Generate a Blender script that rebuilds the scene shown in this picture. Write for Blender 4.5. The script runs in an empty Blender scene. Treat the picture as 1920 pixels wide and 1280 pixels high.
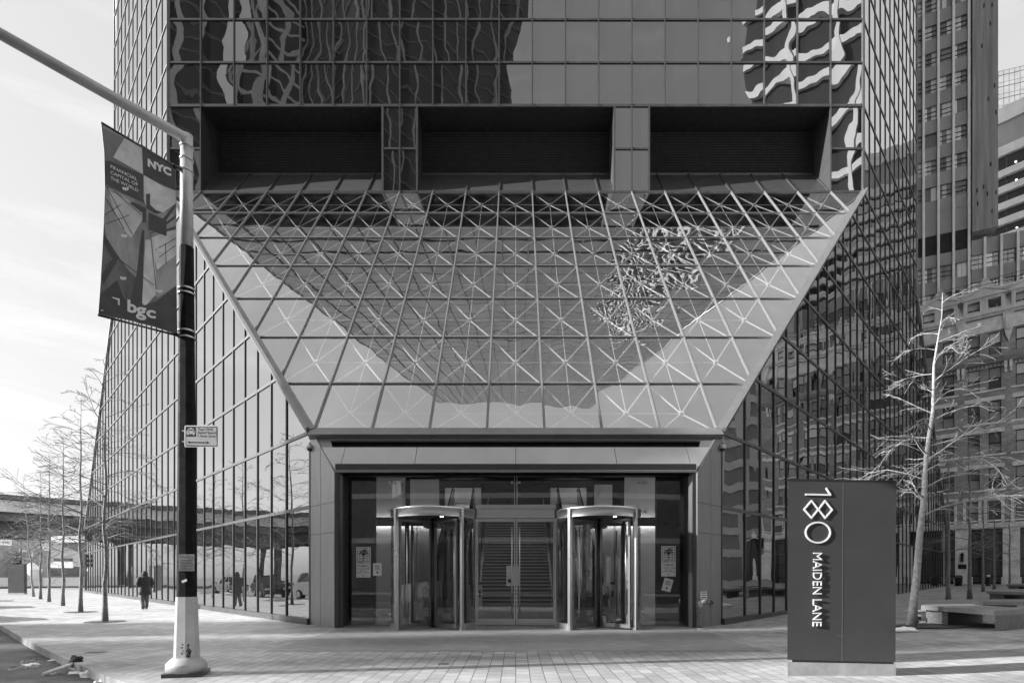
import bpy, bmesh, math, random
from mathutils import Vector
R = math.radians
rng = random.Random(7)
sc = bpy.context.scene
COL = sc.collection
F = 1090.0          # focal length in photo pixels
CX, HY, CH = 967.0, 1079.0, 1.5   # principal column, horizon row, camera height

# ---------------------------------------------------------------- helpers
def gz(X):
    return 0.0165 * max(0.0, min(X, 60.0) - 7.0)
def at(x, y, d):
    return Vector(((x - CX) / F * d, d, CH + (HY - y) / F * d))
def gd(x, y, z=0.0):
    d = F * (CH - z) / (y - HY)
    return Vector(((x - CX) / F * d, d, z))

class VPlane:
    """vertical plane through photo column x0 at depth d0, running towards the vanishing column pv"""
    def __init__(s, x0, d0, pv):
        s.p = Vector(((x0 - CX) / F * d0, d0, 0))
        t = Vector((pv / F, 1, 0)); t.normalize(); s.t = t
        n = Vector((t.y, -t.x, 0))
        if n.dot(-s.p) < 0: n = -n
        s.n = n
    def sx(s, x):
        k = (x - CX) / F
        return (k * s.p.y - s.p.x) / (s.t.x - k * s.t.y)
    def pt(s, x, y):
        a = s.sx(x); q = s.p + s.t * a
        return Vector((q.x, q.y, CH + (HY - y) / F * q.y))
    def z(s, x, y):
        return s.pt(x, y).z
    def w(s, a, z, o=0.0):
        q = s.p + s.t * a + s.n * o
        return Vector((q.x, q.y, z))

ORG = {}
def tag(o, label=None, cat=None, group=None, kind=None):
    if label: o['label'] = label
    if cat: o['category'] = cat
    if group: o['group'] = group
    if kind: o['kind'] = kind
    return o
def empty(name, loc, label=None, cat=None, group=None):
    o = bpy.data.objects.new(name, None); COL.objects.link(o)
    o.location = loc; o.empty_display_size = 0.2
    ORG[o] = Vector(loc)
    return tag(o, label, cat, group)

class MB:
    def __init__(s): s.v = []; s.f = []; s.c = []; s.sm = []
    def poly(s, pts, c=None, smooth=False):
        b = len(s.v); s.v += [Vector(p) for p in pts]
        s.f.append(tuple(range(b, b + len(pts)))); s.c.append(c); s.sm.append(smooth)
    def faces(s, pts, fs, c=None, smooth=False):
        b = len(s.v); s.v += [Vector(p) for p in pts]
        for f in fs: s.f.append(tuple(b + i for i in f)); s.c.append(c); s.sm.append(smooth)
    def obox(s, c, ax, ay, az, col=None):
        c, ax, ay, az = Vector(c), Vector(ax), Vector(ay), Vector(az)
        p = [c + ax * i + ay * j + az * k for k in (-1, 1) for j in (-1, 1) for i in (-1, 1)]
        s.faces(p, [(0,2,3,1),(4,5,7,6),(0,1,5,4),(2,6,7,3),(0,4,6,2),(1,3,7,5)], col)
    def box(s, lo, hi, col=None):
        c = [(a + b) / 2 for a, b in zip(lo, hi)]; h = [(b - a) / 2 for a, b in zip(lo, hi)]
        s.obox(c, (h[0],0,0), (0,h[1],0), (0,0,h[2]), col)
    def bar(s, p, q, w, h, up=(0,0,1), col=None):
        p, q = Vector(p), Vector(q); d = q - p
        if d.length < 1e-6: return
        t = d.normalized(); up = Vector(up)
        a = t.cross(up)
        if a.length < 1e-4: a = t.cross(Vector((0,1,0)))
        a.normalize(); b = a.cross(t).normalized()
        s.obox((p + q) / 2, d / 2, a * w / 2, b * h / 2, col)
    def tube(s, pts, rad, n=8, cap=True, smooth=True, col=None):
        pts = [Vector(p) for p in pts]
        if not hasattr(rad, '__len__'): rad = [rad] * len(pts)
        rings = []; a = None
        for i, p in enumerate(pts):
            t = (pts[min(i+1, len(pts)-1)] - pts[max(i-1, 0)])
            t.normalize()
            if a is None:
                a = t.cross(Vector((0,0,1)))
                if a.length < 1e-3: a = Vector((1,0,0))
            a = a - t * a.dot(t)
            if a.length < 1e-4: a = t.orthogonal()
            a.normalize(); b = t.cross(a)
            rings.append([p + (a * math.cos(2*math.pi*k/n) + b * math.sin(2*math.pi*k/n)) * rad[i] for k in range(n)])
        b0 = len(s.v)
        for r in rings: s.v += r
        for i in range(len(rings) - 1):
            for k in range(n):
                s.f.append((b0+i*n+k, b0+i*n+(k+1)%n, b0+(i+1)*n+(k+1)%n, b0+(i+1)*n+k)); s.c.append(col); s.sm.append(smooth)
        if cap:
            s.f.append(tuple(b0 + k for k in range(n))[::-1]); s.c.append(col); s.sm.append(False)
            e = b0 + (len(rings)-1)*n
            s.f.append(tuple(e + k for k in range(n))); s.c.append(col); s.sm.append(False)
    def lathe(s, c, prof, n=24, cap=True, smooth=True, col=None, rot=0.0):
        c = Vector(c); b0 = len(s.v)
        for r, z in prof:
            for k in range(n):
                a = 2*math.pi*k/n + rot
                s.v.append(c + Vector((r*math.cos(a), r*math.sin(a), z)))
        for i in range(len(prof)-1):
            for k in range(n):
                s.f.append((b0+i*n+k, b0+i*n+(k+1)%n, b0+(i+1)*n+(k+1)%n, b0+(i+1)*n+k)); s.c.append(col); s.sm.append(smooth)
        if cap:
            s.f.append(tuple(b0+k for k in range(n))[::-1]); s.c.append(col); s.sm.append(False)
            e = b0+(len(prof)-1)*n
            s.f.append(tuple(e+k for k in range(n))); s.c.append(col); s.sm.append(False)
    def prism(s, pts, ext, col=None):
        """polygon pts extruded by vector ext"""
        pts = [Vector(p) for p in pts]; e = Vector(ext); n = len(pts)
        s.faces(pts + [p + e for p in pts], [tuple(range(n))[::-1], tuple(range(n, 2*n))] + [(i, (i+1)%n, n+(i+1)%n, n+i) for i in range(n)], col)
    def build(s, name, mat, parent=None, fixn=True):
        me = bpy.data.meshes.new(name)
        o = bpy.data.objects.new(name, me); COL.objects.link(o)
        org = Vector((0,0,0)); 
        if parent is not None:
            o.parent = parent; org = ORG[parent]
        ORG[o] = org
        me.from_pydata([tuple(p - org) for p in s.v], [], s.f)
        if any(c is not None for c in s.c):
            at_ = me.color_attributes.new('prand', 'FLOAT_COLOR', 'CORNER')
            vals = []
            for f, c in zip(s.f, s.c):
                c = c or (.5,.5,.5)
                vals += [c[0], c[1], c[2], 1.0] * len(f)
            at_.data.foreach_set('color', vals)
        me.polygons.foreach_set('use_smooth', s.sm)
        if fixn:
            bm = bmesh.new(); bm.from_mesh(me)
            bmesh.ops.recalc_face_normals(bm, faces=bm.faces)
            bm.to_mesh(me); bm.free()
        me.materials.append(mat)
        me.update()
        return o

def solo(o):
    """top-level single mesh: put its origin at its base centre"""
    me = o.data; n = len(me.vertices)
    lo = [min(v.co[i] for v in me.vertices) for i in range(3)]; hi = [max(v.co[i] for v in me.vertices) for i in range(3)]
    c = Vector(((lo[0]+hi[0])/2, (lo[1]+hi[1])/2, lo[2]))
    for v in me.vertices: v.co -= c
    o.location = c
    return o

def clip(poly, f):
    """clip 2D/3D convex polygon by half-plane f(p) >= 0"""
    out = []
    n = len(poly)
    for i in range(n):
        a, b = poly[i], poly[(i+1) % n]; fa, fb = f(a), f(b)
        if fa >= 0: out.append(a)
        if (fa > 0 and fb < 0) or (fa < 0 and fb > 0):
            t = fa / (fa - fb); out.append(tuple(p + (q - p) * t for p, q in zip(a, b)))
    return out

# ---------------------------------------------------------------- text
_tc = {}
def text_geo(txt, bold=0.0):
    key = (txt, bold)
    if key in _tc: return _tc[key]
    cu = bpy.data.curves.new('lettering', 'FONT'); cu.body = txt; cu.size = 1.0; cu.resolution_u = 3
    cu.offset = bold
    o = bpy.data.objects.new('lettering', cu); COL.objects.link(o)
    dg = bpy.context.evaluated_depsgraph_get(); dg.update()
    me = bpy.data.meshes.new_from_object(o.evaluated_get(dg))
    vs = [Vector((v.co.x, v.co.y)) for v in me.vertices]; fs = [tuple(p.vertices) for p in me.polygons]
    bpy.data.objects.remove(o); bpy.data.curves.remove(cu); bpy.data.meshes.remove(me)
    x0 = min(v.x for v in vs); x1 = max(v.x for v in vs); y0 = min(v.y for v in vs); y1 = max(v.y for v in vs)
    vs = [((v.x - x0) / (x1 - x0), (v.y - y0) / (y1 - y0)) for v in vs]
    _tc[key] = (vs, fs, (x1 - x0) / (y1 - y0)); return _tc[key]
def put_text(mb, txt, fn, bold=0.0, thick=None):
    """fn maps unit-box (u right, v up) to a 3D point; thick = extrusion vector"""
    vs, fs, _ = text_geo(txt, bold)
    pts = [Vector(fn(u, v)) for u, v in vs]
    if thick is None:
        mb.faces(pts, fs); return
    t = Vector(thick); n = len(pts)
    from collections import Counter
    ed = Counter()
    for f in fs:
        for i in range(len(f)): ed[frozenset((f[i], f[(i+1) % len(f)]))] += 1
    fl = list(fs) + [tuple(n + i for i in f) for f in fs]
    for e, c in ed.items():
        if c == 1:
            a, b = tuple(e); fl.append((a, b, n + b, n + a))
    mb.faces(pts + [p + t for p in pts], fl)

# ---------------------------------------------------------------- materials (the photograph is black and white)
def g(v, a=1.0): return (v, v, v, a)
class NT:
    def __init__(s, name):
        s.m = bpy.data.materials.new(name); s.m.use_nodes = True
        s.t = s.m.node_tree; s.t.nodes.clear()
        s.out = s.n('ShaderNodeOutputMaterial')
    def n(s, typ, **kw):
        nd = s.t.nodes.new(typ)
        for k, v in kw.items():
            if k.startswith('i_'):
                nd.inputs[k[2:].replace('_', ' ')].default_value = v
            else: setattr(nd, k, v)
        return nd
    def l(s, a, ao, b, bi): s.t.links.new(a.outputs[ao], b.inputs[bi])
    def ramp(s, src, so, p0, c0, p1, c1):
        r = s.n('ShaderNodeValToRGB'); e = r.color_ramp.elements
        e[0].position = p0; e[0].color = g(c0); e[1].position = p1; e[1].color = g(c1)
        s.l(src, so, r, 0); return r

def surf(name, v, rough=.6, metal=0.0, var=.12, scale=3.0, bump=0.0, bscale=40.0, stretch=None, spec=.5):
    t = NT(name)
    p = t.n('ShaderNodeBsdfPrincipled')
    p.inputs['Roughness'].default_value = rough; p.inputs['Metallic'].default_value = metal
    p.inputs['Specular IOR Level'].default_value = spec
    geo = t.n('ShaderNodeNewGeometry'); mp = t.n('ShaderNodeMapping'); t.l(geo, 'Position', mp, 'Vector')
    if stretch: mp.inputs['Scale'].default_value = stretch
    nz = t.n('ShaderNodeTexNoise'); nz.inputs['Scale'].default_value = scale; nz.inputs['Detail'].default_value = 6; nz.inputs['Roughness'].default_value = .65
    t.l(mp, 0, nz, 'Vector')
    r = t.ramp(nz, 'Fac', .3, v * (1 - var), .7, min(1, v * (1 + var)))
    t.l(r, 0, p, 'Base Color')
    rr = t.ramp(nz, 'Fac', .3, min(1, rough * 1.15), .7, rough * .85); t.l(rr, 0, p, 'Roughness')
    if bump:
        n2 = t.n('ShaderNodeTexNoise'); n2.inputs['Scale'].default_value = bscale; n2.inputs['Detail'].default_value = 4
        t.l(mp, 0, n2, 'Vector')
        b = t.n('ShaderNodeBump'); b.inputs['Strength'].default_value = bump; b.inputs['Distance'].default_value = .02
        t.l(n2, 'Fac', b, 'Height'); t.l(b, 0, p, 'Normal')
    t.l(p, 0, t.out, 0)
    return t.m

def wavy_normal(t, amp, scale, tilt, stretch=(1,1,1)):
    geo = t.n('ShaderNodeNewGeometry'); at_ = t.n('ShaderNodeAttribute', attribute_name='prand')
    sc_ = t.n('ShaderNodeVectorMath', operation='SCALE'); sc_.inputs['Scale'].default_value = 37.0
    t.l(at_, 'Color', sc_, 0)
    mp = t.n('ShaderNodeMapping'); mp.inputs['Scale'].default_value = stretch; t.l(geo, 'Position', mp, 'Vector')
    ad = t.n('ShaderNodeVectorMath', operation='ADD'); t.l(mp, 0, ad, 0); t.l(sc_, 0, ad, 1)
    nz = t.n('ShaderNodeTexNoise'); nz.inputs['Scale'].default_value = scale; nz.inputs['Detail'].default_value = 2.2; nz.inputs['Roughness'].default_value = .42
    t.l(ad, 0, nz, 'Vector')
    s1 = t.n('ShaderNodeVectorMath', operation='SUBTRACT'); s1.inputs[1].default_value = (.5,.5,.5); t.l(nz, 'Color', s1, 0)
    m1 = t.n('ShaderNodeVectorMath', operation='SCALE'); m1.inputs['Scale'].default_value = amp; t.l(s1, 0, m1, 0)
    s2 = t.n('ShaderNodeVectorMath', operation='SUBTRACT'); s2.inputs[1].default_value = (.5,.5,.5); t.l(at_, 'Color', s2, 0)
    m2 = t.n('ShaderNodeVectorMath', operation='SCALE'); m2.inputs['Scale'].default_value = tilt; t.l(s2, 0, m2, 0)
    a1 = t.n('ShaderNodeVectorMath', operation='ADD'); t.l(geo, 'Normal', a1, 0); t.l(m1, 0, a1, 1)
    a2 = t.n('ShaderNodeVectorMath', operation='ADD'); t.l(a1, 0, a2, 0); t.l(m2, 0, a2, 1)
    nn = t.n('ShaderNodeVectorMath', operation='NORMALIZE'); t.l(a2, 0, nn, 0)
    return nn

def schlick(t, nn):
    geo = t.n('ShaderNodeNewGeometry'); d = t.n('ShaderNodeVectorMath', operation='DOT_PRODUCT')
    if nn is None: t.l(geo, 'Normal', d, 0)
    else: t.l(nn, 0, d, 0)
    t.l(geo, 'Incoming', d, 1)
    ab = t.n('ShaderNodeMath', operation='ABSOLUTE'); t.l(d, 'Value', ab, 0)
    sb = t.n('ShaderNodeMath', operation='SUBTRACT'); sb.inputs[0].default_value = 1.0; sb.use_clamp = True; t.l(ab, 0, sb, 1)
    pw = t.n('ShaderNodeMath', operation='POWER'); pw.inputs[1].default_value = 5.0; t.l(sb, 0, pw, 0)
    return pw

def coated_glass(name, f0, amp, scale, tilt, trans=0.0, stretch=(1,1,1), rough=0.0, smear=0.0):
    """reflective coated glass: mirror part by Fresnel, the rest dark interior or see-through"""
    t = NT(name)
    nn = wavy_normal(t, amp, scale, tilt, stretch)
    fr = schlick(t, nn)
    ma = t.n('ShaderNodeMath', operation='MULTIPLY_ADD'); ma.inputs[1].default_value = 1 - f0; ma.inputs[2].default_value = f0; t.l(fr, 0, ma, 0)
    gl = t.n('ShaderNodeBsdfGlossy'); gl.inputs['Color'].default_value = g(.93); gl.inputs['Roughness'].default_value = rough; t.l(nn, 0, gl, 'Normal')
    mx = t.n('ShaderNodeMixShader'); t.l(ma, 0, mx, 0)
    if trans:
        tr = t.n('ShaderNodeBsdfTransparent'); tr.inputs[0].default_value = g(trans)
        if smear:
            geo = t.n('ShaderNodeNewGeometry'); nz = t.n('ShaderNodeTexNoise'); nz.inputs['Scale'].default_value = 1.3; nz.inputs['Detail'].default_value = 5; t.l(geo, 'Position', nz, 'Vector')
            r = t.ramp(nz, 'Fac', .35, 0.0, .8, smear)
            df = t.n('ShaderNodeBsdfDiffuse'); df.inputs[0].default_value = g(.5)
            m2 = t.n('ShaderNodeMixShader'); t.l(r, 0, m2, 0); t.l(tr, 0, m2, 1); t.l(df, 0, m2, 2); t.l(m2, 0, mx, 1)
        else: t.l(tr, 0, mx, 1)
    else:
        df = t.n('ShaderNodeBsdfDiffuse'); df.inputs[0].default_value = g(.012); t.l(df, 0, mx, 1)
    t.l(gl, 0, mx, 2); t.l(mx, 0, t.out, 0)
    return t.m

def clear_glass(name, base=.06, tint=.85):
    t = NT(name)
    fr = schlick(t, None)
    ma = t.n('ShaderNodeMath', operation='MULTIPLY_ADD'); ma.inputs[1].default_value = 1.0; ma.inputs[2].default_value = base; ma.use_clamp = True; t.l(fr, 0, ma, 0)
    tr = t.n('ShaderNodeBsdfTransparent'); tr.inputs[0].default_value = g(tint)
    gl = t.n('ShaderNodeBsdfGlossy'); gl.inputs['Roughness'].default_value = 0.0; gl.inputs['Color'].default_value = g(.95)
    mx = t.n('ShaderNodeMixShader'); t.l(ma, 0, mx, 0); t.l(tr, 0, mx, 1); t.l(gl, 0, mx, 2); t.l(mx, 0, t.out, 0)
    return t.m

def emit(name, v):
    t = NT(name); e = t.n('ShaderNodeEmission'); e.inputs[0].default_value = g(1); e.inputs[1].default_value = v
    t.l(e, 0, t.out, 0); return t.m

def paving(name, rowh, bw, c1, c2, mortar, msize, swap=True, rough=.75, stain=.36, offset=.5):
    t = NT(name); geo = t.n('ShaderNodeNewGeometry')
    sp = t.n('ShaderNodeSeparateXYZ'); t.l(geo, 'Position', sp, 0)
    cb = t.n('ShaderNodeCombineXYZ')
    if swap: t.l(sp, 'Y', cb, 'X'); t.l(sp, 'X', cb, 'Y')
    else: t.l(sp, 'X', cb, 'X'); t.l(sp, 'Y', cb, 'Y')
    br = t.n('ShaderNodeTexBrick'); br.offset = offset
    br.inputs['Scale'].default_value = 1.0; br.inputs['Brick Width'].default_value = bw; br.inputs['Row Height'].default_value = rowh
    br.inputs['Mortar Size'].default_value = msize; br.inputs['Mortar Smooth'].default_value = .1; br.inputs['Bias'].default_value = 0
    br.inputs['Color1'].default_value = g(c1); br.inputs['Color2'].default_value = g(c2); br.inputs['Mortar'].default_value = g(mortar)
    t.l(cb, 0, br, 'Vector')
    nz = t.n('ShaderNodeTexNoise'); nz.inputs['Scale'].default_value = .55; nz.inputs['Detail'].default_value = 9; nz.inputs['Roughness'].default_value = .7
    t.l(geo, 'Position', nz, 'Vector')
    r = t.ramp(nz, 'Fac', .3, 1 - stain, .7, 1.0 + stain * .4)
    mu = t.n('ShaderNodeMix', data_type='RGBA', blend_type='MULTIPLY'); mu.inputs[0].default_value = 1.0
    t.l(br, 'Color', mu, 6); t.l(r, 0, mu, 7)
    n2 = t.n('ShaderNodeTexNoise'); n2.inputs['Scale'].default_value = 90; n2.inputs['Detail'].default_value = 3; t.l(geo, 'Position', n2, 'Vector')
    r2 = t.ramp(n2, 'Fac', .3, .86, .7, 1.1)
    m2 = t.n('ShaderNodeMix', data_type='RGBA', blend_type='MULTIPLY'); m2.inputs[0].default_value = 1.0; t.l(mu, 2, m2, 6); t.l(r2, 0, m2, 7)
    p = t.n('ShaderNodeBsdfPrincipled'); p.inputs['Roughness'].default_value = rough; p.inputs['Specular IOR Level'].default_value = .35
    t.l(m2, 2, p, 'Base Color')
    b = t.n('ShaderNodeBump'); b.inputs['Strength'].default_value = .5; b.inputs['Distance'].default_value = .006
    iv = t.n('ShaderNodeMath', operation='SUBTRACT'); iv.inputs[0].default_value = 1.0; t.l(br, 'Fac', iv, 1)
    t.l(iv, 0, b, 'Height'); t.l(b, 0, p, 'Normal'); t.l(p, 0, t.out, 0)
    return t.m

def brickwall(name, c1, c2, mortar, bw=.42, rh=.14, ms=.012):
    t = NT(name); geo = t.n('ShaderNodeNewGeometry')
    sp = t.n('ShaderNodeSeparateXYZ'); t.l(geo, 'Position', sp, 0)
    ad = t.n('ShaderNodeMath', operation='SUBTRACT'); t.l(sp, 'X', ad, 0); t.l(sp, 'Y', ad, 1)
    cb = t.n('ShaderNodeCombineXYZ'); t.l(ad, 0, cb, 'X'); t.l(sp, 'Z', cb, 'Y')
    br = t.n('ShaderNodeTexBrick'); br.inputs['Scale'].default_value = 1; br.inputs['Brick Width'].default_value = bw; br.inputs['Row Height'].default_value = rh
    br.inputs['Mortar Size'].default_value = ms; br.inputs['Bias'].default_value = 0
    br.inputs['Color1'].default_value = g(c1); br.inputs['Color2'].default_value = g(c2); br.inputs['Mortar'].default_value = g(mortar)
    t.l(cb, 0, br, 'Vector')
    nz = t.n('ShaderNodeTexNoise'); nz.inputs['Scale'].default_value = .5; nz.inputs['Detail'].default_value = 8; t.l(geo, 'Position', nz, 'Vector')
    r = t.ramp(nz, 'Fac', .3, .7, .7, 1.2)
    mu = t.n('ShaderNodeMix', data_type='RGBA', blend_type='MULTIPLY'); mu.inputs[0].default_value = 1; t.l(br, 'Color', mu, 6); t.l(r, 0, mu, 7)
    p = t.n('ShaderNodeBsdfPrincipled'); p.inputs['Roughness'].default_value = .85; t.l(mu, 2, p, 'Base Color'); t.l(p, 0, t.out, 0)
    return t.m

def attr_panel(name, lo, hi, rough=.25, spec=.6):
    """panes whose own darkness differs one from the next (blinds, curtains)"""
    t = NT(name); a = t.n('ShaderNodeAttribute', attribute_name='prand')
    sp = t.n('ShaderNodeSeparateColor'); t.l(a, 'Color', sp, 0)
    r = t.ramp(sp, 0, 0.0, lo, 1.0, hi)
    p = t.n('ShaderNodeBsdfPrincipled'); p.inputs['Roughness'].default_value = rough; p.inputs['Specular IOR Level'].default_value = spec
    t.l(r, 0, p, 'Base Color'); t.l(p, 0, t.out, 0); return t.m

M = {}
M['tower_glass'] = coated_glass('tower_glass', .21, .036, .6, .030, stretch=(1,1,.7))
M['left_glass'] = coated_glass('facade_glass_even', .36, .018, .8, .008, stretch=(1,1,.45))
M['right_glass'] = coated_glass('facade_glass_rippled', .58, .035, .8, .010, stretch=(1,1,.35))
M['roof_glass'] = coated_glass('atrium_roof_glass', .50, .014, .9, .005, trans=.78, smear=.07)
M['lobby_glass'] = clear_glass('lobby_glass', .09, .90)
M['mullion'] = surf('dark_bronze_mullion', .06, .35, .55, .2, 2)
M['mullion_light'] = surf('grey_metal_glazing_bar', .085, .38, .55, .2, 2)
M['trim'] = surf('grey_aluminium_trim', .22, .38, .5, .12, 1.5)
M['portal'] = surf('portal_cladding', .20, .42, .35, .08, .8, stretch=(8,8,1))
M['portal_dark'] = surf('dark_bronze_cladding', .07, .4, .4, .15, 1.2)
M['portal_light'] = surf('satin_canopy_cladding', .42, .42, .3, .08, .8)
M['black'] = surf('matt_black', .012, .6, 0, .3, 3)
M['louvre'] = surf('black_louvre', .075, .55, .1, .2, 3)
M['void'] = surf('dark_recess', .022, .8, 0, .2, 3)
M['steel'] = surf('brushed_steel', .66, .34, 1.0, .12, 2.5, stretch=(1,1,14))
M['post_steel'] = surf('satin_steel_post', .40, .3, 1.0, .12, 2.5, stretch=(1,1,.4))
M['wing_steel'] = surf('grey_wing_frame', .16, .35, .6, .15, 3)
M['darksteel'] = surf('dark_steel', .09, .3, .8, .2, 3)
M['rod'] = surf('white_painted_rod', .82, .4, 0, .06, 3)
M['lobby_wall'] = surf('pale_lobby_wall', .62, .5, 0, .1, .7)
M['lobby_dark'] = surf('dark_stone_wall', .05, .3, 0, .3, 1.4)
M['lobby_floor'] = surf('lobby_floor_stone', .34, .25, 0, .15, 2)
M['nosing'] = surf('stair_nosing', .62, .4, 0, .1, 3)
M['riser'] = surf('stair_riser', .05, .5, 0, .2, 3)
M['lamp'] = emit('lobby_light', 5.5)
M['added_wash'] = emit('added_wash_glow', 1.6)  # glow of the hidden strip added to brighten the rear lobby wall
M['pave'] = paving('concrete_pavers', .215, .30, .27, .38, .11, .0070)
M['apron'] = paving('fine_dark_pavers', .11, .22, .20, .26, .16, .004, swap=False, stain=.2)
M['kerb'] = surf('granite_kerb', .27, .8, 0, .35, 2.2, .4, 60)
M['asphalt'] = surf('asphalt', .085, .85, 0, .45, 1.6, .6, 120)
M['granite'] = surf('speckled_granite', .15, .55, 0, .5, 26, .15, 90)
M['granite_top'] = surf('granite_bench_top', .22, .5, 0, .3, 24, .1, 90)
M['concrete'] = surf('concrete', .36, .8, 0, .2, .8, .2, 30)
M['pole_paint'] = surf('grey_pole_paint', .5, .45, .2, .14, 5)
M['pole_black'] = surf('black_pole_paint', .008, .75, 0, .5, 9, spec=.2)
M['base_paint'] = surf('silver_base_paint', .44, .5, .15, .16, 4, .15, 30)
M['sign_face'] = surf('charcoal_sign_panel', .06, .36, .1, .12, 1.5)
M['sign_line'] = surf('sign_seam', .22, .4, .3, .1, 4)
M['sign_base'] = surf('sign_plinth', .30, .7, 0, .22, 5)
M['small_lamp'] = emit('ceiling_lamp', 1.4)
M['white'] = surf('white_paint', .80, .5, 0, .05, 5)
M['letter'] = surf('light_metal_letter', .75, .35, 0, .05, 5)
M['ink'] = surf('black_ink', .015, .6, 0, .1, 5)
M['paper'] = surf('paper', .66, .7, 0, .1, 6)
M['signplate'] = surf('sign_plate', .46, .5, 0, .08, 5)
M['bark'] = surf('pale_bark', .28, .85, 0, .4, 9, .5, 45)
M['bark_dark'] = surf('dark_bark', .17, .85, 0, .45, 9, .5, 45)
M['snow'] = surf('dirty_snow', .86, .8, 0, .08, 7, .4, 25)
M['grate'] = surf('iron_grate', .11, .6, .4, .3, 8)
M['soil'] = surf('soil', .06, .95, 0, .5, 12, .5, 40)
M['brass'] = surf('weathered_metal_pipe', .30, .45, .6, .45, 9)
M['rubber'] = surf('black_rubber', .02, .7, 0, .3, 10)
M['brick'] = brickwall('dark_brick', .28, .42, .45)
M['brick_plain'] = brickwall('brick_band', .20, .28, .3)
M['stone'] = surf('limestone_trim', .82, .8, 0, .25, 1.3, .2, 20)
M['stone_pale'] = surf('pale_mansard_metal', .74, .55, .1, .15, .8, stretch=(3,3,.5))
M['pane'] = attr_panel('window_panes', .04, .85, .08, .8)
M['curtain'] = attr_panel('hotel_panes', .05, .8, .15, .6)
M['spandrel'] = surf('dark_spandrel', .28, .5, 0, .15, .4, stretch=(1,1,.3))
M['fin'] = surf('pale_fin', .80, .5, 0, .1, 1)
M['corr'] = surf('weathered_corrugated_concrete', .58, .85, 0, .35, .8, stretch=(4,4,.12))
M['slab'] = surf('pale_slab_edge', .62, .7, 0, .12, .6)
M['bglass'] = coated_glass('office_block_glass', .16, .02, .6, .01)
M['viaduct'] = surf('viaduct_steel', .12, .7, 0, .35, .4, stretch=(1,1,3))
M['parapet'] = surf('viaduct_parapet', .8, .8, 0, .2, .5)
M['coat'] = surf('black_winter_coat', .03, .8, 0, .3, 14, .3, 30)
M['trouser'] = surf('grey_trousers', .12, .85, 0, .3, 14)
M['skin'] = surf('skin', .38, .6, 0, .08, 12)
M['shoe'] = surf('shoe_leather', .05, .6, 0, .2, 10)
M['dark_tower'] = surf('dark_facade', .05, .4, .2, .2, .3)
M['lit_facade'] = surf('white_concrete_facade', .9, .7, 0, .1, .4)
M['grey_facade'] = surf('grey_facade', .22, .7, 0, .2, .4)
M['water'] = coated_glass('puddle_water', .05, .02, 6, 0)
M['camera_white'] = surf('camera_housing', .62, .4, 0, .05, 6)
M['dome'] = coated_glass('camera_dome', .08, 0, 1, 0)
M['canvas'] = surf('tent_canvas', .78, .8, 0, .06, 2)
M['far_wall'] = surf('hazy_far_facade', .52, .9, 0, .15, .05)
M['scratch'] = surf('bare_rust_patch', .06, .8, .3, .6, 22)
M['ban_dark'] = surf('banner_black_print', .055, .6, 0, .2, 3)
M['ban_mid'] = surf('banner_grey_print', .30, .6, 0, .55, 2.2, stretch=(1,1,.35))
M['ban_mid2'] = surf('banner_midgrey_print', .17, .6, 0, .5, 2.0, stretch=(1,1,.3))
M['ban_light'] = surf('banner_pale_print', .58, .6, 0, .3, 2.5)
M['ban_line'] = surf('banner_line_print', .05, .6, 0, .2, 4)
M['ban_white'] = surf('banner_white_print', .72, .6, 0, .05, 4)

# ---------------------------------------------------------------- world, sun, camera
SUN_EL, SUN_AZ = 22.5, 260.0
w = bpy.data.worlds.new("World"); sc.world = w; w.use_nodes = True
nt = w.node_tree; bg = nt.nodes['Background']
sky = nt.nodes.new('ShaderNodeTexSky'); sky.sky_type = 'NISHITA'; sky.sun_disc = False
sky.sun_elevation = R(SUN_EL); sky.sun_rotation = R(SUN_AZ); sky.dust_density = 3.0; sky.air_density = 1.2
bw = nt.nodes.new('ShaderNodeRGBToBW'); nt.links.new(sky.outputs[0], bw.inputs[0])
tc = nt.nodes.new('ShaderNodeTexCoord'); mp = nt.nodes.new('ShaderNodeMapping')
mp.inputs['Scale'].default_value = (1.6, 1.6, 9.0); mp.inputs['Rotation'].default_value = (R(8), R(-14), 0)
nt.links.new(tc.outputs['Generated'], mp.inputs[0])
nz = nt.nodes.new('ShaderNodeTexNoise'); nz.inputs['Scale'].default_value = 1.5; nz.inputs['Detail'].default_value = 9; nz.inputs['Roughness'].default_value = .58; nz.inputs['Distortion'].default_value = .6
nt.links.new(mp.outputs[0], nz.inputs['Vector'])
rp = nt.nodes.new('ShaderNodeValToRGB'); rp.color_ramp.elements[0].position = .50; rp.color_ramp.elements[0].color = g(0); rp.color_ramp.elements[1].position = .80; rp.color_ramp.elements[1].color = g(1)
nt.links.new(nz.outputs['Fac'], rp.inputs[0])
mul = nt.nodes.new('ShaderNodeMath'); mul.operation = 'MULTIPLY'; mul.inputs[1].default_value = .5; nt.links.new(rp.outputs[0], mul.inputs[0])
add = nt.nodes.new('ShaderNodeMath'); add.operation = 'ADD'; sc1 = nt.nodes.new('ShaderNodeMath'); sc1.operation = 'MULTIPLY_ADD'; sc1.inputs[1].default_value = .22; sc1.inputs[2].default_value = 1.28; nt.links.new(bw.outputs[0], sc1.inputs[0]); nt.links.new(sc1.outputs[0], add.inputs[0]); nt.links.new(mul.outputs[0], add.inputs[1])
nt.links.new(add.outputs[0], bg.inputs[0]); bg.inputs[1].default_value = .15

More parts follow.
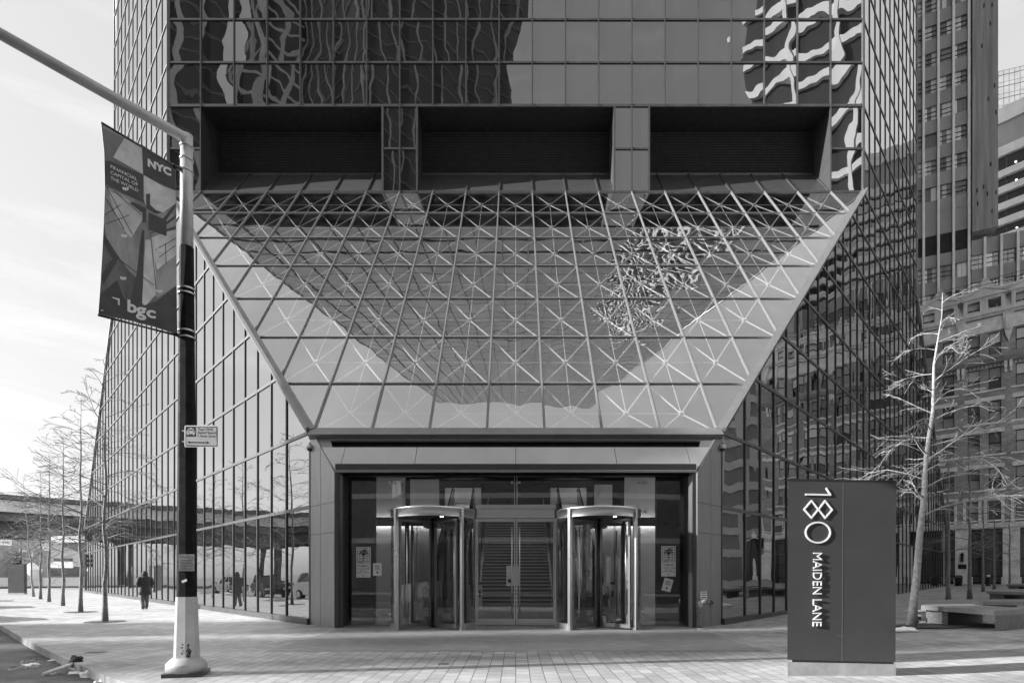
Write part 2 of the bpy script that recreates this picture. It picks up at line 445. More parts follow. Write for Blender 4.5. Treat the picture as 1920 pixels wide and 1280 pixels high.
sl = bpy.data.lights.new('sun', 'SUN'); sl.energy = 5.0; sl.angle = R(.55); sl.color = (1, 1, 1)
so = bpy.data.objects.new('sun', sl); COL.objects.link(so)
az = R(SUN_AZ); el = R(SUN_EL)
todir = Vector((math.sin(az)*math.cos(el), math.cos(az)*math.cos(el), math.sin(el)))
so.rotation_euler = todir.to_track_quat('Z', 'Y').to_euler(); so.location = (-40, -20, 60)

cam = bpy.data.cameras.new('camera'); co = bpy.data.objects.new('camera', cam); COL.objects.link(co)
co.location = (0, 0, CH); co.rotation_euler = (R(90), 0, 0)
cam.sensor_width = 36; cam.lens = 36 * F / 1920; cam.shift_y = (HY - 640) / 1920; cam.shift_x = -(CX - 960) / 1920
cam.clip_start = .1; cam.clip_end = 6000; sc.camera = co
sc.view_settings.view_transform = 'Standard'; sc.view_settings.look = 'None'; sc.view_settings.gamma = 1; sc.view_settings.exposure = 1.58
cy = sc.cycles; cy.use_denoising = True; cy.caustics_reflective = True; cy.caustics_refractive = False
cy.max_bounces = 10; cy.transparent_max_bounces = 12; cy.glossy_bounces = 5; cy.diffuse_bounces = 3; cy.sample_clamp_indirect = 6; cy.blur_glossy = .5
try: cy.denoiser = 'OPENIMAGEDENOISE'
except Exception: pass

# ================================================================ THE SETTING: ground
def structure(o): o['kind'] = 'structure'; return o
mb = MB(); mb.poly([(-1500,-1500,-.14),(1500,-1500,-.14),(1500,1500,-.14),(-1500,1500,-.14)])
structure(mb.build('road', M['asphalt']))
KT = [(4.0,3.0),(4.4,.5),(5.2,-1.6),(6.5,-3.5),(8.13,-5.42),(8.86,-6.32),(10.48,-8.10),(12.92,-10.74),(17.68,-15.68),(30,-28),(62,-60)]
def kx(Y):
    for (a, xa), (b, xb) in zip(KT, KT[1:]):
        if a <= Y <= b: return xa + (xb - xa) * (Y - a) / (b - a)
    return KT[-1][1]
ys = [4.0,4.4,5.2,5.8,6.5,7.3,8.13,8.86,9.6,10.48,11.7,12.92,15,17.68,20,24,30,36,44,53,62,80,120]
mb = MB(); rows = []
for Y in ys:
    x0 = kx(min(Y, 62)) + .30
    xs = [x0 + (7 - x0) * i / 8 for i in range(9)] + [7 + 53 * i / 8 for i in range(1, 9)] + [130]
    rows.append([Vector((x, Y, gz(x))) for x in xs])
for a, b in zip(rows, rows[1:]):
    for i in range(len(a) - 1): mb.poly([a[i], a[i+1], b[i+1], b[i]])
structure(mb.build('pavement', M['pave']))
# kerb stones
mb = MB()
segs = [y for y in [4.0 + .95 * i for i in range(62)]]
for a, b in zip(segs, segs[1:]):
    pa, pb = Vector((kx(a), a, 0)), Vector((kx(b), b, 0)); t = (pb - pa).normalized() * .011
    pa += t; pb -= t
    j = rng.uniform(-.006, .006)
    top = [pa + Vector((j,0,.004)), pb + Vector((j,0,.004)), pb + Vector((.31,0,.004)), pa + Vector((.31,0,.004))]
    mb.prism(top, (0,0,-.2))
structure(mb.build('kerb', M['kerb']))
mb = MB(); mb.box((3, 3.7, -.2), (130, 4.0, .004)); structure(mb.build('kerb', M['kerb']))
# darker apron in front of the doors, with a single soldier course at its front edge
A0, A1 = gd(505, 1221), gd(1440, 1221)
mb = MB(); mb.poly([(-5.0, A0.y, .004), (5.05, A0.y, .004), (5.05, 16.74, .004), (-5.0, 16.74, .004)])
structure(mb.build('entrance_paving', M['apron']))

# ================================================================ THE OFFICE TOWER
kF = 1015.0 / F
dG = F * 1.5 / 91.0; qF = kF * dG - 385.0 / F * dG          # |X| = kF*d - qF on the slanting side faces
dT = qF / (kF - 652.0 / F); WT = 652.0 / F * dT             # tower front
dC = qF / (kF - 752.0 / F); WC = 752.0 / F * dC             # tower far chamfer corner
dE = 54.5; WE = kF * dE - qF
dB = qF / (kF - 382.0 / F); ZB = CH + dB * (HY - 810) / F   # lower edge of the glass roof
ZT = CH + dT * (HY - 360) / F
dP = qF / (kF - 339.0 / F); ZP = CH + dP * (HY - 883) / F; XP = 339.0 / F * dP
HT = 139.0
ROW = (31.25 + 22.0 - 22.0 - 22.05) / 4
ROW = 2.305
SL = (ZT - ZB) / (dT - dB)
def side_x(d): return kF * d - qF
tower = empty('office_tower', (0, dT + 20, 0), 'tall dark mirror glass office tower with sloping glass entrance roof and two revolving doors', 'office tower')

panels = []   # (polygon, material key, shade, area in the picture)
def scr_area(pts):
    q = []
    for p in pts:
        if p.y < .5: return 0
        q.append((CX + p.x / p.y * F, HY - (p.z - CH) / p.y * F))
    q = [(min(max(x, 0), 1920), min(max(y, 0), 1280)) for x, y in q]
    return abs(sum(q[i][0]*q[(i+1)%len(q)][1] - q[(i+1)%len(q)][0]*q[i][1] for i in range(len(q)))) / 2
def panel(pts, mk):
    pts = [Vector(p) for p in pts]
    if len(pts) < 3: return
    panels.append((pts, mk, (rng.random(), rng.random(), rng.random()), scr_area(pts)))
MW = 2 * WT / 21
colx = [-WT + MW * i for i in range(22)]
nrow = int((HT - ZT) / ROW)
HT = ZT + nrow * ROW
# ---- front face: rows above the niches, plus the edge columns and the two piers beside the niches
Yf = dT
for r in range(2, nrow):
    for c in range(21):
        panel([(colx[c], Yf, ZT+r*ROW), (colx[c+1], Yf, ZT+r*ROW), (colx[c+1], Yf, ZT+(r+1)*ROW), (colx[c], Yf, ZT+(r+1)*ROW)], 'tower_glass')
for r in range(2):
    for c in (0, 20):
        panel([(colx[c], Yf, ZT+r*ROW), (colx[c+1], Yf, ZT+r*ROW), (colx[c+1], Yf, ZT+(r+1)*ROW), (colx[c], Yf, ZT+(r+1)*ROW)], 'tower_glass')
    for c in (7, 14):
        for a, b in ((-.52, 0), (0, .52)):
            panel([(colx[c]+a*MW, Yf, ZT+r*ROW), (colx[c]+b*MW, Yf, ZT+r*ROW), (colx[c]+b*MW, Yf, ZT+(r+1)*ROW), (colx[c]+a*MW, Yf, ZT+(r+1)*ROW)], 'tower_glass')
mb = MB(); W_, D_ = .075, .10
for c in range(22):
    z0 = ZT if c in (0, 1, 20, 21, 7, 14) else ZT + 2 * ROW
    mb.box((colx[c]-W_/2, Yf-.06, z0), (colx[c]+W_/2, Yf+.04, HT))
    mb.box((colx[c]-.018, Yf-.085, z0), (colx[c]+.018, Yf-.058, HT))
for c in (7, 14):
    for s in (-.52, .52): mb.box((colx[c]+s*MW-.05, Yf-.063, ZT), (colx[c]+s*MW+.05, Yf+.3, ZT+2*ROW))
for r in range(0, nrow+1):
    z = ZT + r * ROW
    if r in (0, 1):
        spans = [(colx[0], colx[1]), (colx[7]-.52*MW, colx[7]+.52*MW), (colx[14]-.52*MW, colx[14]+.52*MW), (colx[20], colx[21])]
        if r == 0: spans = [(colx[0], colx[21])]
    else: spans = [(colx[0], colx[21])]
    hh = .07 if r == 2 else .05
    pr_ = .055 if r < 5 else .012
    if r >= 5: hh = .028
    for a, b in spans: mb.box((a, Yf-pr_, z-hh), (b, Yf+.035, z+hh))
mb.build('mullion_grid', M['mullion_light'], tower)

# ---- niches with louvres above the glass roof
ND = 1.75; Zs = ZT + ND * SL
niches = [(colx[1], colx[7]-.52*MW), (colx[7]+.52*MW, colx[14]-.52*MW), (colx[14]+.52*MW, colx[20])]
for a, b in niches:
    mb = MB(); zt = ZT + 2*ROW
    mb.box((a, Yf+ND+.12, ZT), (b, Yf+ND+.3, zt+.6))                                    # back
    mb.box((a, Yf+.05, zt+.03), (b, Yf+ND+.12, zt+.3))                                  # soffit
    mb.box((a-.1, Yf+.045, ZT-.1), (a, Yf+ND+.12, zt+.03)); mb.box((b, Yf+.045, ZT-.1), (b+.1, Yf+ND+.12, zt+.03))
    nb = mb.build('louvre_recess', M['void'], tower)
    mb = MB(); z = Zs + .12
    while z < zt:
        mb.obox(((a+b)/2, Yf+ND+.04, z), ((b-a)/2-.02, 0, 0), (0, .055, .03), (0, -.006, .01)); z += .092
    mb.build('louvre', M['louvre'], nb)
    mb = MB()                                                                          # sloping sill panels
    mb.poly([(a, Yf+.02, ZT+.03), (b, Yf+.02, ZT+.03), (b, Yf+ND, Zs), (a, Yf+ND, Zs)])
    mb.box((a, Yf+ND-.02, Zs-.02), (b, Yf+ND+.1, Zs+.1))
    mb.build('sill_panel', M['portal_dark'], nb)
    mb = MB()
    for x in colx:
        if a - .01 <= x <= b + .01:
            xx = min(max(x, a+.05), b-.05); mb.bar((xx, Yf, ZT+.05), (xx, Yf+ND, Zs+.04), .09, .07, (0,-.8,.6))
    mb.build('sill_bar', M['mullion_light'], nb)

# ---- sloping glass roof
tl = [1 - .1455 * (7 - i) for i in range(8)]; tl[0] = 0.0
def sp(x, t, o=0.0):
    n = Vector((0, -SL, 1)).normalized()
    return Vector((x, dB + (dT-dB)*t, ZB + (ZT-ZB)*t)) + n * o
lim = lambda t: side_x(dB + (dT-dB)*t)
for r in range(7):
    for c in range(21):
        pg = [(colx[c], tl[r]), (colx[c+1], tl[r]), (colx[c+1], tl[r+1]), (colx[c], tl[r+1])]
        pg = clip(pg, lambda p: p[0] + lim(p[1])); pg = clip(pg, lambda p: lim(p[1]) - p[0]) if pg else pg
        if len(pg) >= 3: panel([sp(x, t) for x, t in pg], 'roof_glass')
nS = Vector((0, -SL, 1)).normalized()
mb = MB()
for x in colx:
    t0 = 0.0
    if abs(x) > lim(0): t0 = (abs(x) + qF - kF*dB) / (kF * (dT-dB))
    if t0 < 1:
        mb.bar(sp(x, t0, .012), sp(x, 1, .012), .075, .07, nS); mb.bar(sp(x, t0, .055), sp(x, 1, .055), .028, .02, nS)
for t in tl[1:7]:
    mb.bar(sp(-lim(t), t, .02), sp(lim(t), t, .02), .06, .05, nS)
mb.build('mullion_grid', M['trim'], tower)
for s in (-1, 1):
    mb = MB()
    mb.bar(Vector((s*lim(0), dB, ZB)) + nS*.02, Vector((s*lim(1), dT, ZT)) + nS*.02, .26, .22, nS)
    mb.bar(Vector((s*(lim(0)+.08), dB-.1, ZB)) , Vector((s*(lim(1)+.08), dT-.1, ZT)), .10, .30, nS)
    mb.build('edge_beam', M['trim'], tower)
mb = MB(); mb.bar(sp(-lim(0)-.05, -.004, .03), sp(lim(0)+.05, -.004, .03), .32, .16, nS); mb.bar(sp(-lim(0)-.02, -.013, .06), sp(lim(0)+.02, -.013, .06), .08, .2, nS)
mb.build('roof_sill', M['trim'], tower)
# space frame behind the glass
mb = MB(); nodes = {}
OFF = -.13
for r in range(-1, 7):
    a, b = (tl[r], tl[r+1]) if r >= 0 else (0, 0)
    if r < 0: continue
    if r == 0: a = tl[1] - .1455
    for c in range(21):
        xm = colx[c] + MW/2; tm = (a+b)/2
        if abs(xm) + MW*.2 > lim(tm): continue
        nodes[(r, c)] = sp(xm, tm, OFF)
        for x, t in ((colx[c], a), (colx[c+1], a), (colx[c], b), (colx[c+1], b)):
            t = max(t, .004)
            if abs(x) > lim(t) + .3: continue
            mb.tube([nodes[(r,c)], sp(x, t, -.06)], .030, 6, False)
for (r, c), p in nodes.items():
    for q in ((r, c+1), (r+1, c)):
        if q in nodes: mb.tube([p, nodes[q]], .016, 6, False)
    mb.obox(p, (.07,0,0), (0,.05,.05), (0,-.05,.05))
mb.build('space_frame', M['rod'], tower)

# ---- slanting side faces (left and right), atrium part and tower part
CW = (dC - dT) / 12          # module along depth
ds = [dT + CW * i for i in range(-12, 36)]
ds = [d for d in ds if dG + .25 < d < dE] ; ds = [dG] + ds + [dE]
zr = [.12, ZT - 8*ROW] + [ZT + ROW*i for i in range(-7, nrow+1)]
def zlim(d):
    if d < dT: return ZB + SL * (d - dB)
    if d > dC: return ZT - (d - dC) * (ZT - ZB) / (dE - dC)
    return HT
def face_pt(s, d, z, o=0.0):
    n = Vector((s * 1.0, -kF, 0)).normalized()
    p = Vector((s * side_x(d), d, z)); return p + n * o
for s in (-1, 1):
    mk = 'left_glass' if s < 0 else 'right_glass'
    mbv = MB(); mbh = MB(); n = Vector((s * 1.0, -kF, 0)).normalized(); tg = Vector((s*kF, 1, 0)).normalized()
    for i in range(len(ds)-1):
        a, b = ds[i], ds[i+1]
        for j in range(len(zr)-1):
            z0, z1 = zr[j], zr[j+1]
            if z0 >= max(zlim(a), zlim(b)): break
            if b > dT and a < dT: pass
            pg = [(a, z0), (b, z0), (b, z1), (a, z1)]
            if a < dT - .01: pg = clip(pg, lambda p: ZB + SL*(p[0]-dB) - p[1])
            if pg and b > dC + .01: pg = clip(pg, lambda p: ZT - (p[0]-dC)*(ZT-ZB)/(dE-dC) - p[1])
            if len(pg) >= 3: panel([face_pt(s, d, z) for d, z in pg], mk)
    for i, d in enumerate(ds):
        zt = min(zlim(d), HT); 
        if i == 0: zt = ZB - .3
        if abs(d - dT) < .01 or abs(d - dC) < .01: zt = HT
        p, q = face_pt(s, d, .05), face_pt(s, d, zt)
        mbv.obox((p+q)/2 + n*.012, n*.026, tg*.036, (q-p)/2)
    for j, z in enumerate(zr):
        lo, hi = dG, dE
        if z > ZB: lo = dB + (z - ZB)/SL; hi = dC + (ZT - z)*(dE-dC)/(ZT-ZB)
        if z >= ZT - .01: lo, hi = dT, dC
        p, q = face_pt(s, lo, z), face_pt(s, hi, z)
        if j == 0: mbh.obox((p+q)/2 + n*.02 - Vector((0,0,.04)), n*.09, (q-p)/2, Vector((0,0,.1)))
        else: mbh.obox((p+q)/2 + n*.014, n*.022, (q-p)/2, Vector((0,0,.05)))
    mbv.build('mullion_grid', M['mullion'], tower); mbh.build('glazing_bar', M['mullion_light'], tower)
    mb = MB()
    for d in (dT, dC): mb.tube([face_pt(s, d, ZT-.2, -.02), face_pt(s, d, HT, -.02)], .10, 6)
    mb.bar(face_pt(s, dC, ZT), face_pt(s, dE, ZB), .2, .2, n)
    mb.build('edge_beam', M['trim'], tower)
# ---- far sides of the tower, back and roof
mb = MB(); DB = dC + 40
for s in (-1, 1):
    mb.poly([(s*WC, dC, ZT), (s*WC, DB, ZT), (s*WC, DB, HT), (s*WC, dC, HT)], (.3,.6,.2))
    mb.poly([(s*WC, dC, ZT), (s*WE, dE, ZB), (s*WE, dE+18, ZB), (s*WC, DB, ZT)], (.4,.1,.7))
    mb.poly([(s*WE, dE, 0), (s*WE, dE+18, 0), (s*WE, dE+18, ZB), (s*WE, dE, ZB)], (.8,.1,.7))
mb.poly([(-WC, DB, 0), (WC, DB, 0), (WC, DB, HT), (-WC, DB, HT)], (.3,.2,.2))
mb.build('rear_glazing', M['tower_glass'], tower)
mb = MB(); mb.prism([(-WT, dT, HT), (WT, dT, HT), (WC, dC, HT), (WC, DB, HT), (-WC, DB, HT), (-WC, dC, HT)], (0,0,1.2))
mb.build('parapet', M['portal_dark'], tower)
# solid core behind the tower glass and inner faces of the atrium
mb = MB()
mb.box((-WT+.3, dT+2.2, 8.6), (WT-.3, dT+2.5, HT-1))
for z in (8.6, 12.2, 15.8, 19.4):
    mb.box((-WT+1.5, dT+1.2, z), (WT-1.5, dT+2.2, z+.9))
mb.build('atrium_rear_wall', M['portal_dark'], tower)

# ---- portal: jambs, header panels, slot, soffit
def face2(s, d, z): return face_pt(s, d, z)
def hd(t): return dB + (dP-dB)*t, ZB + (ZP-ZB)*t
mb = MB(); mbl = MB(); mbd = MB(); mbs = MB()
for s in (-1, 1):
    n = Vector((s*1.0, -kF, 0)).normalized(); mb = MB()
    # jamb cladding, four panels with open joints
    dm = (dG + dP)/2 + .05
    for a, b in ((dP+.004, dm-.007), (dm+.007, dG-.012)):
        for z0, z1 in ((0, 2.75), (2.765, 3.62), (3.635, None)):
            za = z1 if z1 else ZP + SL*1.08*(a-dP) - .03
            zb = z1 if z1 else ZP + SL*1.08*(b-dP) - .03
            pts = [face_pt(s, a, z0, .02), face_pt(s, b, z0, .02), face_pt(s, b, zb, .02), face_pt(s, a, za, .02)]
            mb.prism(pts, -n * .05)
    mbd.prism([face_pt(s, dP, 0), face_pt(s, dG, 0), face_pt(s, dG, ZB-.12), face_pt(s, dP, ZP)], -n*.25)
    mb.build('jamb_panel', M['portal'], tower)
    # reveal
    mbd.box((min(s*XP, s*(XP-.10)), dP+.01, 0), (max(s*XP, s*(XP-.10)), 17.75, ZP))
mbd.box((-XP, dP+.03, ZP), (XP, 17.8, ZP+.22))
mbd.build('door_reveal', M['portal_dark'], tower)
def hp(x, t, o=0.0):
    d, z = hd(t); return Vector((x, d, z)) + Vector((0, -(ZB-ZP), dB-dP)).normalized() * o
def hx(t): return side_x(hd(t)[0])
for (t0, t1, ins, joints, mk) in ((.10, .225, .05, (-3.6,-1.2,1.2,3.6), 'portal'), (.40, .985, .02, (-5.1,-2.95,0,2.95,5.1), 'portal_light')):
    mb = MB()
    xs = [-99] + list(joints) + [99]
    for a, b in zip(xs, xs[1:]):
        pg = [(a+.008, t0), (b-.008, t0), (b-.008, t1), (a+.008, t1)]
        pg = clip(pg, lambda p: p[0] + hx(p[1]) - ins); pg = clip(pg, lambda p: hx(p[1]) - ins - p[0]) if pg else []
        if len(pg) >= 3: mb.prism([hp(x, t, .0) for x, t in pg], (hp(0, .5, -.06) - hp(0, .5, 0)))
    mb.build('header_panel', M[mk], tower)
mb = MB(); mb.poly([hp(-hx(0), 0, -.16), hp(hx(0), 0, -.16), hp(hx(1), 1, -.16), hp(-hx(1), 1, -.16)])
mb.build('recessed_slot', M['black'], tower)  # black backing sheet of the recessed gutter between the header panels
mb = MB()
for s in (-1, 1):
    pg = [hp(s*hx(.225), .225), hp(s*(hx(.225)-.42), .225), hp(s*(hx(.4)-.35), .4), hp(s*hx(.4), .4)]
    mb.prism(pg, (hp(0, .5, -.06) - hp(0, .5, 0)))
mb.bar(hp(-hx(1), .995, -.02), hp(hx(1), .995, -.02), .05, .06)
mb.build('header_end', M['portal'], tower)

# ---- glazed entrance wall, double door, fittings
YG = 17.35
DRX, DRY, DRR = 2.40, 16.85, 1.20
sx0 = XP - .10
mb = MB()
for a, b in ((-sx0, -DRX-DRR+.02), (DRX+DRR-.02, sx0)):
    mb.box((a, YG, .02), (b, YG+.015, ZP))
for a, b in ((-DRX-DRR+.02, -.008), (.008, DRX+DRR-.02)):
    mb.box((a, YG, 3.62), (b, YG+.015, ZP))
mb.build('shopfront_glass', M['lobby_glass'], tower)
mb = MB()
for x in (-.035, .035): mb.box((x-.012, YG-.03, 3.62), (x+.012, YG+.05, ZP))
mb.box((-1.2, YG-.05, 3.50), (1.2, YG+.1, 3.62)); mb.box((-1.2, YG-.04, 3.22), (1.2, YG+.09, 3.49))
for s in (-1, 1): mb.box((s*1.185-.025, YG-.04, 0), (s*1.185+.025, YG+.09, 3.5))
mb.build('door_frame', M['steel'], tower)
for s in (-1, 1):
    mb = MB(); a, b = (s*.012, s*1.155); a, b = min(a, b), max(a, b)
    mb.box((a, YG, .03), (b, YG+.05, .22)); mb.box((a, YG, 3.12), (b, YG+.05, 3.21))
    e = s*.03; mb.box((min(s*.012, s*.05), YG, .22), (max(s*.012, s*.05), YG+.05, 3.12)); mb.box((min(s*1.12, s*1.155), YG, .22), (max(s*1.12, s*1.155), YG+.05, 3.12))
    dr = mb.build('swing_door', M['steel'], tower)
    mb = MB(); mb.box((a+.03, YG+.02, .2), (b-.03, YG+.032, 3.14)); mb.build('glass', M['lobby_glass'], dr)
    mb = MB(); hx_ = s*.115; mb.tube([(hx_, YG-.07, .28), (hx_, YG-.07, 2.95)], .019, 10)
    for z in (.45, 1.6, 2.8): mb.tube([(hx_, YG-.07, z), (hx_, YG+.02, z)], .011, 8)
    mb.build('pull_handle', M['steel'], dr)
mb = MB()
for x in (-DRX-DRR-.15, -.11, .11, DRX+DRR+.12, DRX+DRR+.26, -DRX-DRR-.02):
    for z in ((4.28,) if abs(x) < 1 else (4.28, 3.42, .35)):
        mb.tube([(x, YG-.05, z), (x, YG+.02, z)], .04, 10)
for s in (-1, 1):
    x = s*(DRX+DRR+.19-(.25 if s < 0 else 0))
    for z in (4.28, 3.42): mb.tube([(x-.16, YG+.04, z), (x+.16, YG+.04, z)], .018, 6)
mb.build('glass_fitting', M['steel'], tower)

# ---- revolving doors
def arc(cx, cy, r, a0, a1, n): return [(cx + r*math.cos(a0+(a1-a0)*i/n), cy + r*math.sin(a0+(a1-a0)*i/n)) for i in range(n+1)]
def revolving(cx, wing_rot):
    c = Vector((cx, DRY, 0)); ZH = 3.40
    mb = MB(); mb.lathe(c, [(DRR, ZH-.27), (DRR, ZH-.06), (DRR+.012, ZH-.055), (DRR+.012, ZH-.02), (DRR-.02, ZH)], 64, cap=False)
    band = mb.build('revolving_door', M['steel'], tower)
    mb = MB(); mb.lathe(c, [(DRR-.02, ZH-.255), (DRR-.02, ZH-.23)], 48); mb.build('door_ceiling', M['portal_dark'], band)
    mb = MB(); mb.tube([c + Vector((.35, -.75, ZH-.262)), c + Vector((.35, -.75, ZH-.256))], .045, 12); mb.build('downlight', M['lamp'], band)
    op = math.asin(.90/DRR)      # half opening angle from the front
    ang_f = [-math.pi/2 - op, -math.pi/2 + op]; ang_b = [math.pi/2 - op, math.pi/2 + op]
    for a in ang_f + ang_b:
        p = c + Vector((math.cos(a), math.sin(a), 0))*DRR; u = Vector((math.cos(a), math.sin(a), 0)); v = Vector((-u.y, u.x, 0))
        mb = MB(); mb.obox(p + Vector((0,0,(ZH-.05)/2)), u*.05, v*.045, (0,0,(ZH-.05)/2)); mb.build('post', M['post_steel'], band)
    for a0, a1 in ((ang_f[1], ang_b[0]), (ang_b[1], ang_f[0] + 2*math.pi)):
        mb = MB(); pts = arc(cx, DRY, DRR-.01, a0, a1, 18)
        b0 = len(mb.v)
        for (x, y), (x2, y2) in zip(pts, pts[1:]): mb.poly([(x, y, .18), (x2, y2, .18), (x2, y2, ZH-.26), (x, y, ZH-.26)], smooth=True)
        mb.build('curved_glass', M['lobby_glass'], band)
        mb = MB()
        for (x, y), (x2, y2) in zip(pts, pts[1:]):
            u = Vector((x-cx, y-DRY, 0)).normalized()*.03; u2 = Vector((x2-cx, y2-DRY, 0)).normalized()*.03
            o = [Vector((x,y,0)), Vector((x2,y2,0))]
            mb.faces([o[0]-u, o[1]-u2, o[1]+u2, o[0]+u, o[0]-u+Vector((0,0,.18)), o[1]-u2+Vector((0,0,.18)), o[1]+u2+Vector((0,0,.18)), o[0]+u+Vector((0,0,.18))],
                     [(0,1,5,4), (2,3,7,6), (4,5,6,7), (0,3,2,1)])
        mb.build('base_rail', M['steel'], band)
    mb = MB(); mb.tube([c + Vector((0,0,.02)), c + Vector((0,0,ZH-.26))], .055, 12); mb.build('centre_shaft', M['darksteel'], band)
    for k in range(4):
        a = wing_rot + k*math.pi/2; u = Vector((math.cos(a), math.sin(a), 0)); v = Vector((-u.y, u.x, 0))
        L = DRR - .08; z0, z1 = .06, ZH-.32
        mb = MB()
        mb.obox(c + u*(L/2+.02) + Vector((0,0,z0+.05)), u*L/2, v*.022, (0,0,.05)); mb.obox(c + u*(L/2+.02) + Vector((0,0,z1-.03)), u*L/2, v*.022, (0,0,.03))
        mb.obox(c + u*(L-.02) + Vector((0,0,(z0+z1)/2)), u*.03, v*.024, (0,0,(z1-z0)/2)); mb.obox(c + u*.10 + Vector((0,0,(z0+z1)/2)), u*.025, v*.022, (0,0,(z1-z0)/2))
        mb.obox(c + u*.2 + Vector((0,0,z0+.18)), u*.11, v*.03, (0,0,.10)); mb.obox(c + u*.2 + Vector((0,0,z1-.12)), u*.11, v*.03, (0,0,.08))
        mb.build('wing_frame', M['wing_steel'], band)
        mb = MB(); mb.obox(c + u*(L/2) + Vector((0,0,(z0+z1)/2)), u*(L/2-.05), v*.006, (0,0,(z1-z0)/2-.05)); mb.build('wing_glass', M['lobby_glass'], band)
        mb = MB(); p = c + u*(L-.2) + v*.07; mb.tube([p + Vector((0,0,.35)), p + Vector((0,0,2.85))], .019, 8)
        for z in (.5, 1.6, 2.7): mb.tube([p + Vector((0,0,z)), p - v*.06 + Vector((0,0,z))], .01, 6)
        mb.build('pull_handle', M['steel'], band)
revolving(-DRX, R(43)); revolving(DRX, R(42))

# ---- lobby behind the entrance
mb = MB(); mb.prism([(-5.1,17.4,.03),(5.1,17.4,.03),(14,28,.03),(14,44,.03),(-14,44,.03),(-14,28,.03)], (0,0,-.08)); mb.build('lobby_floor', M['lobby_floor'], tower)
mb = MB(); mb.box((-5.5, 38, 7.6), (5.5, 44, 7.9)); mb.build('lobby_ceiling', M['lobby_dark'], tower)
mb = MB()
for s in (-1, 1): mb.box((min(s*4.15, s*8.2), 32.02, 4.24), (max(s*4.15, s*8.2), 32.08, 4.56))
mb.build('added_light_lip', M['lobby_dark'], tower)  # added lip that hides the strip so only the wall glows
for s in (-1, 1):
    mb = MB(); mb.box((min(s*2.3, s*4.7), 38.6, .03), (max(s*2.3, s*4.7), 38.8, 7.5)); mb.build('lobby_wall_panel', M['lobby_wall'], tower)
mb = MB(); mb.box((-14, 41, 0), (14, 41.3, 8.6)); mb.build('lobby_rear_wall', M['lobby_dark'], tower)
mb = MB()
for a, b, z0, z1 in ((-8.2,-6.9,.03,4.4), (-6.85,-5.55,.03,4.4), (-5.5,-4.15,.03,4.4), (4.15,5.5,.03,4.4), (5.55,6.85,.03,4.4), (6.9,8.2,.03,4.4), (-8.0,-6.2,4.8,7.2), (-5.9,-4.3,4.8,6.9), (4.4,5.4,4.8,6.6), (6.1,7.8,4.8,7.2)):
    mb = MB(); mb.box((a, 32.5, z0), (b, 32.7, z1)); mb.build('lobby_wall_panel', M['lobby_wall'], tower)
mb = MB()
for s in (-1, 1):
    mb.box((min(s*4.15, s*8.2), 32.3, 4.40), (max(s*4.15, s*8.2), 32.45, 4.44))
mb.build('lobby_light', M['lamp'], tower)
mb = MB()
for s in (-1, 1): mb.box((min(s*2.3, s*4.7), 37.4, 7.48), (max(s*2.3, s*4.7), 37.7, 7.52))
mb.build('added_wall_wash', M['added_wash'], tower)  # unseen strip added to wash the wall panels behind the escalators
mb = MB()
for s in (-1, 1): mb.box((min(s*2.2, s*4.8), 37.0, 7.1), (max(s*2.2, s*4.8), 37.06, 7.6))
mb.build('added_light_lip', M['lobby_dark'], tower)  # second added lip, screening the hidden wash strip from view

mb = MB()
for s in (-1, 1): mb.box((min(s*3.75, s*7.2), 21.0, 0), (max(s*3.75, s*7.2), 21.3, 6.0)) if False else mb.box((min(s*4.65, s*6.4), 19.2, 0), (max(s*4.65, s*6.4), 19.4, 5.6))
mb.build('lobby_screen_wall', M['lobby_dark'], tower)
mb = MB(); ms = MB()
NS = 30
for i in range(NS):
    y = 27.2 + i*.30; z = .03 + i*.175
    mb.box((-1.75, y, z), (1.75, y+.9, z+.13)); ms.box((-1.75, y-.02, z+.13), (1.75, y+.32, z+.175))
stp = mb.build('stair_riser', M['riser'], tower); ms.build('stair_tread', M['nosing'], stp)
mb = MB()
for s in (-1, 1):
    for h in (.95, .55): mb.tube([(s*1.7, 27.1, .15+h), (s*1.7, 27.2+NS*.30, NS*.175+.1+h)], .025, 8)
    for i in range(0, NS, 6): mb.tube([(s*1.7, 27.3+i*.3, .1+i*.175), (s*1.7, 27.3+i*.3, 1.1+i*.175)], .02, 6)
mb.build('handrail', M['steel'], stp)
def escalator(cx, label):
    e = empty('escalator', (cx, 26, 0), label, 'escalator', 'escalators in the lobby')
    prof = [(25.0, .0), (26.5, .0), (37.0, 6.1), (38.0, 6.1), (38.0, 5.3), (37.2, 5.2), (27.2, -.02), (25.0, -.02)]
    mb = MB(); mb.prism([(cx-.75, y, z+.05) for y, z in prof], (1.5, 0, 0)); mb.build('truss', M['darksteel'], e)
    for s in (-1, 1):
        mb = MB(); mb.prism([(cx+s*.66, y, z) for y, z in ((25.2,.1),(26.6,.1),(37,6.15),(38,6.15),(38,7.0),(36.9,7.0),(26.4,.98),(25.4,.98))], (.012,0,0)); mb.build('balustrade', M['darksteel'], e)
        mb = MB(); mb.tube([(cx+s*.66, y, z) for y, z in ((25.25,.5),(25.2,.8),(25.4,1.02),(26.4,1.03),(36.9,7.05),(38,7.05))], .045, 8); mb.build('handrail', M['rubber'], e)
        mb = MB(); mb.bar((cx+s*.72, 26.5, .12), (cx+s*.72, 37, 6.2), .07, .12); mb.bar((cx+s*.66, 26.4, .93), (cx+s*.66, 36.9, 6.95), .06, .05); mb.build('skirt', M['white'], e)
    mb = MB()
    for i in range(30): mb.box((cx-.5, 26.6+i*.35, .06+i*.2), (cx+.5, 26.98+i*.35, .10+i*.2))
    mb.build('step', M['darksteel'], e)
escalator(-3.35, 'escalator left of the lobby stair, seen through the left revolving door')
